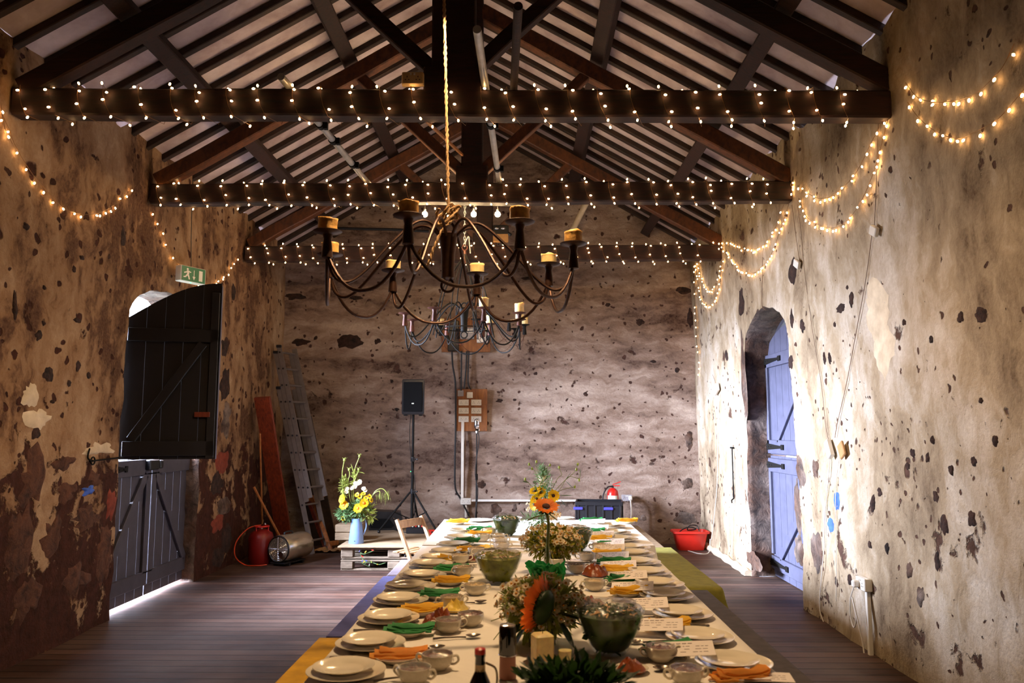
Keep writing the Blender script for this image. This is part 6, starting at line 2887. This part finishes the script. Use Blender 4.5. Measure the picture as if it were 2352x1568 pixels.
for k in range(22):
    a = k * .2856
    vv = [T_ @ Vector((.045 * cos(a + s_ * .12), .045 * sin(a + s_ * .12), -.012)) for s_ in (-1, 1)] + [T_ @ Vector((.088 * cos(a), .088 * sin(a), .012 + .01 * random.random()))]
    m.add(vv, [(0, 1, 2)])
m.build('sepals', 'green_dark', t, ang=180)
# drooping daisy sprays at the open-door edge
m = MB()
random.seed(33)
for (x, z, x1, z1) in ((-.10, .0, -.20, -.03), (-.12, -.02, -.19, -.10), (-.08, .03, -.16, .06), (.10, .0, .18, .03)):
    m.tube(bez([(x * .5, -.02, zc_ - .02), (x, -.05, zc_ + z), (x1, -.06, zc_ + z1)], 5), .0018, 4)
m.build('trailing_stems', 'stem_green', t)

# --- middle daisies with green tissue
bc = PY(1268, 1245, 4.75)
o = Vector((bc.x, 4.75, TZ + .002))
t = thing('flower_bouquet', 'middle bouquet of yellow-green daisies behind the green tissue', 'flowers', o)
m = MB()
m.lathe([(0, 0), (.05, 0), (.05, .11), (.045, .115), (.04, .11), (.043, .01), (0, .01)], n=24, cap0=False, cap1=False)
m.build('vase', 'white_wax', t)
zc_ = bc.z - o.z
m = MB()
foliage(m, (0, 0, zc_ - .0), (.165, .13, .095), 2400, .03, .012, 5)
foliage(m, (.03, 0, zc_ - .06), (.08, .08, .05), 200, .03, .010, 6)
m.build('foliage', 'salad_green', t, ang=180)
m = MB()
random.seed(14)
for i in range(26):
    a = random.uniform(0, 6.3)
    q = random.uniform(.3, 1)
    m.tube(bez([(.02 * cos(a), .02 * sin(a), .05), (.06 * cos(a) * q, .06 * sin(a) * q, zc_ - .02), (.17 * cos(a) * q, .12 * sin(a) * q, zc_ + random.uniform(.0, .08))], 4), .0018, 4)
m.build('stems', 'stem_green', t)
daisy_bunch(t, (0, -.01, zc_ + .01), (.18, .13, .10), 240, 13)

# --- tall sunflower in a clear bottle
y0 = 4.42
b = PY(1258, 1255, y0)
o = Vector((b.x, y0, TZ + .002))
t = thing('glass_bottle', 'clear glass bottle with a slim neck holding the tall orange sunflower', 'bottle', o)
h = b.z - o.z
m = MB()
m.lathe([(0, 0), (.034, 0), (.036, .008), (.036, h * .5), (.016, h * .72), (.014, h * .95), (.018, h), (.015, h), (.012, h * .93), (.013, h * .72), (.032, h * .5), (.032, .01), (0, .01)], n=20, cap0=False, cap1=False)
m.build('glass', 'clear_glass', t)
t = thing('sunflower', 'tall single orange sunflower rising above the table centre', 'flower', o + Vector((0, 0, .02)))
hd = PY(1254, 1166, y0) - o
m = MB()
m.tube(bez([(0, 0, 0), (.0, 0, h), (.005, 0, (h + hd.z) / 2), (hd.x, 0, hd.z - .03)], 6), .0085, 8)
st = m.build('stem', 'stem_green', t)
SUN2 = flower_mesh(16, .022, .076, .026, .55, 'petal_orange', 'seed_brown', .5, 8, True, .25)
fv = Vector((.05, -.45, .8)).normalized()
rot = fv.to_track_quat('Z', 'Y').to_euler()
inst('petals', SUN2[0], t, (hd.x, 0, hd.z - .02), rot)
inst('flower_centre', SUN2[1], t, Vector((hd.x, 0, hd.z - .02)) + fv * .012, rot)
m = MB()
for a in range(12):
    an = a * .523
    leaf(m, (hd.x + .01 * cos(an), .01 * sin(an), hd.z - .035), (hd.x + .05 * cos(an), .045 * sin(an), hd.z - .05), .02, .1, a)
m.build('sepals', 'green_dark', t, ang=180)
m = MB()
leaf(m, (hd.x - .01, 0, hd.z - .06), (hd.x - .12, -.02, hd.z - .055), .05, .35)
leaf(m, (hd.x + .01, 0, hd.z - .05), (hd.x + .08, -.02, hd.z - .085), .035, .2)
m.build('leaf', 'stem_green', t, ang=180)

# --- green tissue round a pot, and candle
b = PZ(1250, 1318, TZ)
o = Vector((b.x - .0, 4.28, TZ + .002))
t = thing('tissue_paper', 'crumpled bright green tissue paper gathered in front of the tall sunflower', 'tissue paper', o)
random.seed(6)
m = MB()
vs, fs = [], []
n, R_ = 40, 9
for k in range(R_ + 1):
    q = k / R_
    for i in range(n):
        a = 2 * pi * i / n
        rr = (.03 + .06 * q ** .7) * (1 + .45 * q * fbm(cos(a) * 2.4, sin(a) * 2.4, 7.7, 3))
        z = .015 + .11 * q + .05 * q * fbm(cos(a) * 3, sin(a) * 3 + q, 3.3, 3)
        vs.append((rr * cos(a) * 1.05, rr * sin(a) * .9, z))
for k in range(R_):
    for i in range(n):
        j = (i + 1) % n
        fs.append((k * n + i, k * n + j, (k + 1) * n + j, (k + 1) * n + i))
m.add(vs, fs)
for (cx_, cz_, r_) in ((-.04, .10, .045), (.045, .095, .05), (0, .06, .055), (-.05, .05, .04), (.01, .12, .03)):
    vs = []
    for k in range(7):
        q = k / 6
        for i in range(16):
            a = 2 * pi * i / 16
            rr = r_ * q * (1 + .5 * q * fbm(cos(a) * 2 + cx_ * 40, sin(a) * 2, cz_ * 30, 2))
            vs.append((cx_ + rr * cos(a), -.055 - .02 * (1 - q) + .02 * fbm(q * 3, a, cx_ * 30, 2), cz_ + rr * sin(a)))
    m.add(vs, [(k * 16 + i, k * 16 + (i + 1) % 16, (k + 1) * 16 + (i + 1) % 16, (k + 1) * 16 + i) for k in range(6) for i in range(16)])
m.build('tissue', 'tissue_green', t, ang=45)
b = PZ(1277, 1327, TZ)
t = thing('pillar_candle', 'thick white pillar candle beside the green tissue', 'candle', (b.x, b.y + .04, TZ + .002))
m = MB()
m.lathe([(0, 0), (.042, 0), (.044, .004), (.044, .10), (.040, .104), (.02, .098), (0, .096)], n=28, cap0=False, cap1=False)
m.build('wax', 'white_wax', t)
m = MB()
m.tube([(0, 0, .095), (.002, 0, .112)], .0012, 5)
m.build('wick', 'black_iron', t)

# --- far tall arrangement
y0 = 6.35
b = PY(1245, 1165, y0)
o = Vector((b.x, y0, TZ + .004))
t = thing('flower_bouquet', 'tall airy arrangement of yellow flowers and spiky greenery at the far table', 'flowers', o)
m = MB()
m.lathe([(0, 0), (.05, 0), (.055, .02), (.04, .12), (.05, .2), (.045, .2), (.034, .12), (.045, .03), (0, .02)], n=22, cap0=False, cap1=False)
m.build('vase', 'clear_glass', t)


def q_(px, py, dy=0.0):
    return PY(px, py, y0 + dy) - o


m = MB()
foliage(m, q_(1245, 1140), (.09, .08, .10), 260, .045, .010, 21)
foliage(m, q_(1250, 1108), (.05, .05, .10), 160, .05, .009, 22, .6)
foliage(m, q_(1235, 1195), (.11, .09, .06), 200, .04, .012, 23)
foliage(m, q_(1243, 1085), (.035, .03, .05), 60, .04, .006, 24, 1.0)
m.build('foliage', 'green_grey', t, ang=180)
m = MB()
for i in range(5):
    m.tube(bez([(0, 0, .05), q_(1240 + i * 4, 1170, .02 * i - .04), q_(1232 + 9 * i, 1120 - 6 * i, .03 * i - .05)], 5), .003, 5)
for tgt in ([(1290, 1110), (1318, 1085), (1327, 1068)], [(1285, 1125), (1305, 1095), (1330, 1098), (1332, 1080)], [(1280, 1100), (1290, 1090), (1284, 1075)],
            [(1215, 1110), (1207, 1102), (1205, 1098)], [(1232, 1090), (1224, 1076), (1215, 1066)], [(1235, 1080), (1230, 1068), (1232, 1060)], [(1290, 1125), (1318, 1118), (1322, 1110)],
            [(1245, 1090), (1255, 1075), (1262, 1068)]):
    m.tube(bez([q_(1255, 1150)] + [q_(a, b_) for a, b_ in tgt], 5), .0022, 5)
m.build('stems', 'stem_green', t)
for i, (a, b_) in enumerate(((1327, 1066), (1324, 1078), (1232, 1060), (1222, 1076), (1206, 1100), (1284, 1073), (1215, 1066), (1330, 1102), (1320, 1118), (1263, 1068))):
    p = q_(a, b_)
    m = MB()
    m.ball(p, (.009, .009, .013), 8, 6)
    m.build('seed_head', 'green_leaf', t)
m = MB()
random.seed(40)
for (a, b_, c_, d_) in ((1327, 1072, 1318, 1062), (1300, 1105, 1316, 1120), (1332, 1090, 1334, 1075), (1285, 1138, 1316, 1136), (1288, 1148, 1302, 1163), (1282, 1155, 1298, 1172), (1232, 1072, 1242, 1060), (1222, 1074, 1208, 1080), (1215, 1108, 1200, 1104), (1300, 1100, 1310, 1085),
                     (1260, 1140, 1240, 1125), (1205, 1185, 1195, 1172), (1212, 1190, 1200, 1205), (1285, 1160, 1305, 1150)):
    leaf(m, q_(a, b_), q_(c_, d_), .02, .05)
m.build('narrow_leaves', 'green_dark', t, ang=180)
SUN3 = flower_mesh(14, .014, .052, .022, .25, 'petal_yellow', 'seed_brown', .6, 5, True)
for (a, b_, f) in ((1271, 1138, (.1, -1, .25)), (1232, 1146, (-.3, -.6, .7)), (1242, 1130, (-.4, -.9, .3)), (1228, 1158, (-.7, -.7, .1)), (1229, 1128, (-.2, -.5, .8))):
    big_flower(t, SUN3, q_(a, b_, -.05), f, (0, 0, .12), r=.003)
WHT = [merged_flower(7, .004, .02, .012, c, 'petal_white', 'green_leaf', 3 + i) for i, c in enumerate((.3, .8))]
daisy_bunch(t, q_(1247, 1104), (.03, .03, .06), 22, 51, mesh=WHT, sc=.8)
daisy_bunch(t, q_(1218, 1165), (.035, .03, .035), 16, 52, mesh=WHT, sc=.8)
daisy_bunch(t, q_(1275, 1185), (.05, .04, .04), 30, 53)

# --- enamel jug of flowers on the stage
y0 = 9.55
b = PZ(818, 1247, ST)
o = Vector((b.x, b.y, ST + .0))
y0 = b.y
t = thing('enamel_jug', 'pale blue enamel jug of flowers at the corner of the stage', 'jug', o)
hj = PY(818, 1190, y0).z - o.z
m = MB()
m.lathe([(0, 0), (.088, 0), (.09, .006), (.078, hj * .4), (.062, hj * .85), (.058, hj), (.054, hj), (.058, hj * .85), (.073, hj * .4), (.084, .01), (0, .01)], n=32, cap0=False, cap1=False)
m.build('body', 'enamel_blue', t)
m = MB()
m.tube(bez([(.055, 0, hj * .92), (.10, 0, hj * .95), (.115, 0, hj * .65), (.085, 0, hj * .35)], 6), .007, 8)
m.build('handle', 'enamel_blue', t)
m = MB()
m.box((.0, -.085, .03), (.016, .004, .016), ch=.001)
m.build('maker_mark', 'slot_dark', t)
t = thing('flower_bouquet', 'flowers of yellow, white and trailing green standing in the blue jug', 'flowers', o + Vector((0, 0, hj * .5)))
o = Vector(t.location)


def q_(px, py, dy=0.0):
    return PY(px, py, y0 + dy) - o


m = MB()
foliage(m, q_(795, 1178), (.12, .10, .085), 340, .045, .022, 61)
foliage(m, q_(825, 1168), (.13, .10, .10), 320, .045, .02, 62)
m.build('foliage', 'green_grey', t, ang=180)
m = MB()
foliage(m, q_(790, 1120), (.05, .05, .13), 170, .04, .016, 63, .6)
foliage(m, q_(815, 1105), (.03, .03, .12), 60, .04, .016, 64, .8)
m.build('leafy_spire', 'green_leaf', t, ang=180)
m = MB()
foliage(m, q_(846, 1180), (.05, .05, .06), 60, .08, .03, 65)
m.build('long_leaves', 'green_leaf', t, ang=180)
m = MB()
for tgt in ([(790, 1140), (786, 1090), (791, 1056)], [(812, 1130), (815, 1080), (822, 1058), (826, 1048)], [(800, 1120), (803, 1090), (802, 1078)], [(808, 1130), (816, 1100), (824, 1080)],
            [(850, 1150), (862, 1128), (878, 1122), (890, 1134), (893, 1148)], [(845, 1160), (858, 1135), (872, 1128), (872, 1146)], [(840, 1160), (850, 1190), (866, 1182)]):
    m.tube(bez([(0, 0, 0)] + [q_(a, b_) for a, b_ in tgt], 5), [.005] * (5 * len(tgt)) + [.003], 6)
m.build('stems', 'green_leaf', t)
for (a, b_) in ((791, 1056), (826, 1047), (802, 1078), (824, 1078)):
    m = MB()
    p = q_(a, b_)
    m.ball(p, (.016, .016, .022), 8, 6)
    for k in range(5):
        an = k * 1.25
        leaf(m, p, p + Vector((.035 * cos(an), .02 * sin(an), .03)), .014, 0)
    m.build('poppy_head', 'green_leaf', t, ang=180)

m = MB()
random.seed(70)
for k in range(26):
    p = q_(872 + random.uniform(-14, 22), 1130 + random.uniform(-4, 8))
    leaf(m, p, p + Vector((random.uniform(-.02, .03), 0, -random.uniform(.05, .12))), .014, .1)
for (a, b_, c_, d_) in ((845, 1165, 868, 1155), (840, 1175, 845, 1198), (846, 1178, 866, 1178), (812, 1085, 806, 1062), (818, 1082, 838, 1085)):
    leaf(m, q_(a, b_), q_(c_, d_), .035, .1)
m.build('drooping_leaves', 'green_leaf', t, ang=180)
SUN4 = flower_mesh(14, .018, .06, .026, .15, 'petal_yellow', 'petal_orange', .5, 6, True)
for (a, b_, f) in ((822, 1167, (.1, -1, .2)), (790, 1160, (-.2, -.9, .4)), (836, 1155, (.4, -1, .1)), (786, 1146, (-.6, -.7, .2))):
    big_flower(t, SUN4, q_(a, b_, -.09), f, (0, 0, .05), r=.004)
SUN5 = flower_mesh(9, .010, .034, .018, .3, 'petal_yellow', 'seed_brown', .6, 7)
for (a, b_, f) in ((826, 1140, (.1, -1, .5)), (840, 1143, (.1, -1, .5)), (848, 1140, (.4, -.8, .5)), (834, 1134, (.1, -.6, .9)), (852, 1148, (.8, -.7, .2)), (820, 1136, (-.2, -.8, .5)), (788, 1190, (-.3, -.8, -.2))):
    big_flower(t, SUN5, q_(a, b_, -.07), f, (0, 0, .05), r=.003)
WHT2 = [merged_flower(8, .006, .03, .018, c, 'petal_white', 'green_leaf', 9 + i) for i, c in enumerate((.4, .9))]
for k, (a, b_) in enumerate(((815, 1118), (822, 1112), (826, 1106), (810, 1122), (838, 1126), (795, 1130), (816, 1110), (828, 1110), (835, 1122), (798, 1124))):
    inst('blossom', WHT2[k % 2], t, q_(a, b_, -.04), Vector((random.uniform(-.5, .5), -.8, .5)).to_track_quat('Z', 'Y').to_euler())

# --- dark foliage at the very front
y0 = 2.55
b = PZ(1290, 1600, TZ)
o = Vector((b.x + .02, 2.32, TZ + .002))
t = thing('flower_bouquet', 'dark leafy bouquet in shadow at the bottom of the picture', 'flowers', o)
m = MB()
m.lathe([(0, 0), (.05, 0), (.055, .01), (.05, .06), (.045, .06), (.048, .012), (0, .012)], n=20, cap0=False, cap1=False)
m.build('vase', 'bottle_dark', t)
m = MB()
foliage(m, (0, 0, .10), (.17, .09, .07), 900, .05, .022, 91, .2)
m.build('foliage', 'green_dark', t, ang=180)
daisy_bunch(t, (.06, -.01, .04), (.16, .09, .05), 14, 92)

# --- bottles and candles close to the camera
def bottle(name, label, px, y, ztop_px, parts, cat='bottle'):
    p = PY(px, ztop_px, y)
    t = thing(name, label, cat, (p.x, y, TZ + .002))
    return t, p.z - TZ - .002


t, h = bottle('pepper_mill', 'tall glass mill with a black cap and a steel top, before the near bouquet', 1166, 2.78, 1432, None, 'pepper mill')
m = MB()
m.lathe([(.030, h * .42), (.031, h * .44), (.029, h * .92), (.027, h * .96)], n=24)
m.build('cap', 'bottle_dark', t)
m = MB()
m.lathe([(.027, h * .955), (.026, h * .985), (.012, h), (.0, h)], n=24)
m.build('steel_top', 'chrome', t)
m = MB()
m.lathe([(.028, 0), (.029, .004), (.027, h * .42)], n=24)
m.build('body', 'rose_label', t)
m = MB()
m.lathe([(.0315, h * .43), (.0325, h * .44), (.0315, h * .45)], n=24)
m.build('collar', 'chrome', t)

t, h = bottle('sauce_bottle', 'dark sauce bottle with a red cap and swing wire, at the bottom of the picture', 1103, 2.42, 1487, None)
m = MB()
m.lathe([(0, 0), (.036, 0), (.038, .006), (.038, h * .35), (.030, h * .5), (.0155, h * .66), (.0145, h * .86), (.0165, h * .88), (.016, h * .93)], n=24)
m.build('bottle', 'bottle_dark', t)
m = MB()
m.lathe([(.0155, h * .90), (.0165, h * .92), (.016, h * .985), (.010, h)], n=20)
m.build('cap', 'red_paint', t)
m = MB()
m.tube(bez([(.016, 0, h * .78), (.045, 0, h * .7), (.05, 0, h * .5), (.038, 0, h * .35)], 6), .0035, 6)
m.build('wire_handle', 'steel', t)
m = MB()
m.lathe([(.0152, h * .62), (.0156, h * .64), (.0152, h * .76)], n=20)
m.build('neck_label', 'beige_plastic', t)

p = PZ(1240, 1492, TZ)
t = thing('pillar_candle', 'square cream candle in front of the near bouquet', 'candle', (p.x + .005, 2.93, TZ + .002), radians(20))
m = MB()
m.box((0, 0, .055), (.068, .068, .11), ch=.006)
m.build('wax', 'cream_wax', t)
m = MB()
m.tube([(0, 0, .108), (.002, 0, .122)], .0012, 5)
m.build('wick', 'black_iron', t)
p = PZ(1291, 1492, TZ)
t = thing('glass_tumbler', 'ribbed glass tumbler between the cream candle and the dark salad bowl', 'glass', (p.x, 2.92, TZ + .002))
m = MB()
m.lathe([(0, 0), (.024, 0), (.030, .09), (.028, .09), (.022, .008), (0, .008)], n=24, cap0=False, cap1=False)
m.build('glass', 'clear_glass', t)
m = MB()
m.lathe([(0, .01), (.020, .01), (.024, .055), (0, .055)], n=20, cap0=False, cap1=False)
m.build('wax_fill', 'cream_wax', t)
p = PZ(1322, 1470, TZ)
# serving spoons
for (px, py, a, lab) in ((1045, 1468, -75, 'serving spoon lying before the near chutney cup'), (1555, 1500, 10, 'spoon standing out dark beside the green napkin, blue-door side'), (1175, 1262, 80, 'spoon on the far half near the daisies'), (1070, 1388, -70, 'spoon beside the butter heap')):
    p = PZ(px, py, TZ)
    put('spoon', SPOON, (p.x, p.y, far_z(p.y)), radians(a), lab, 'spoon', 'serving spoons')
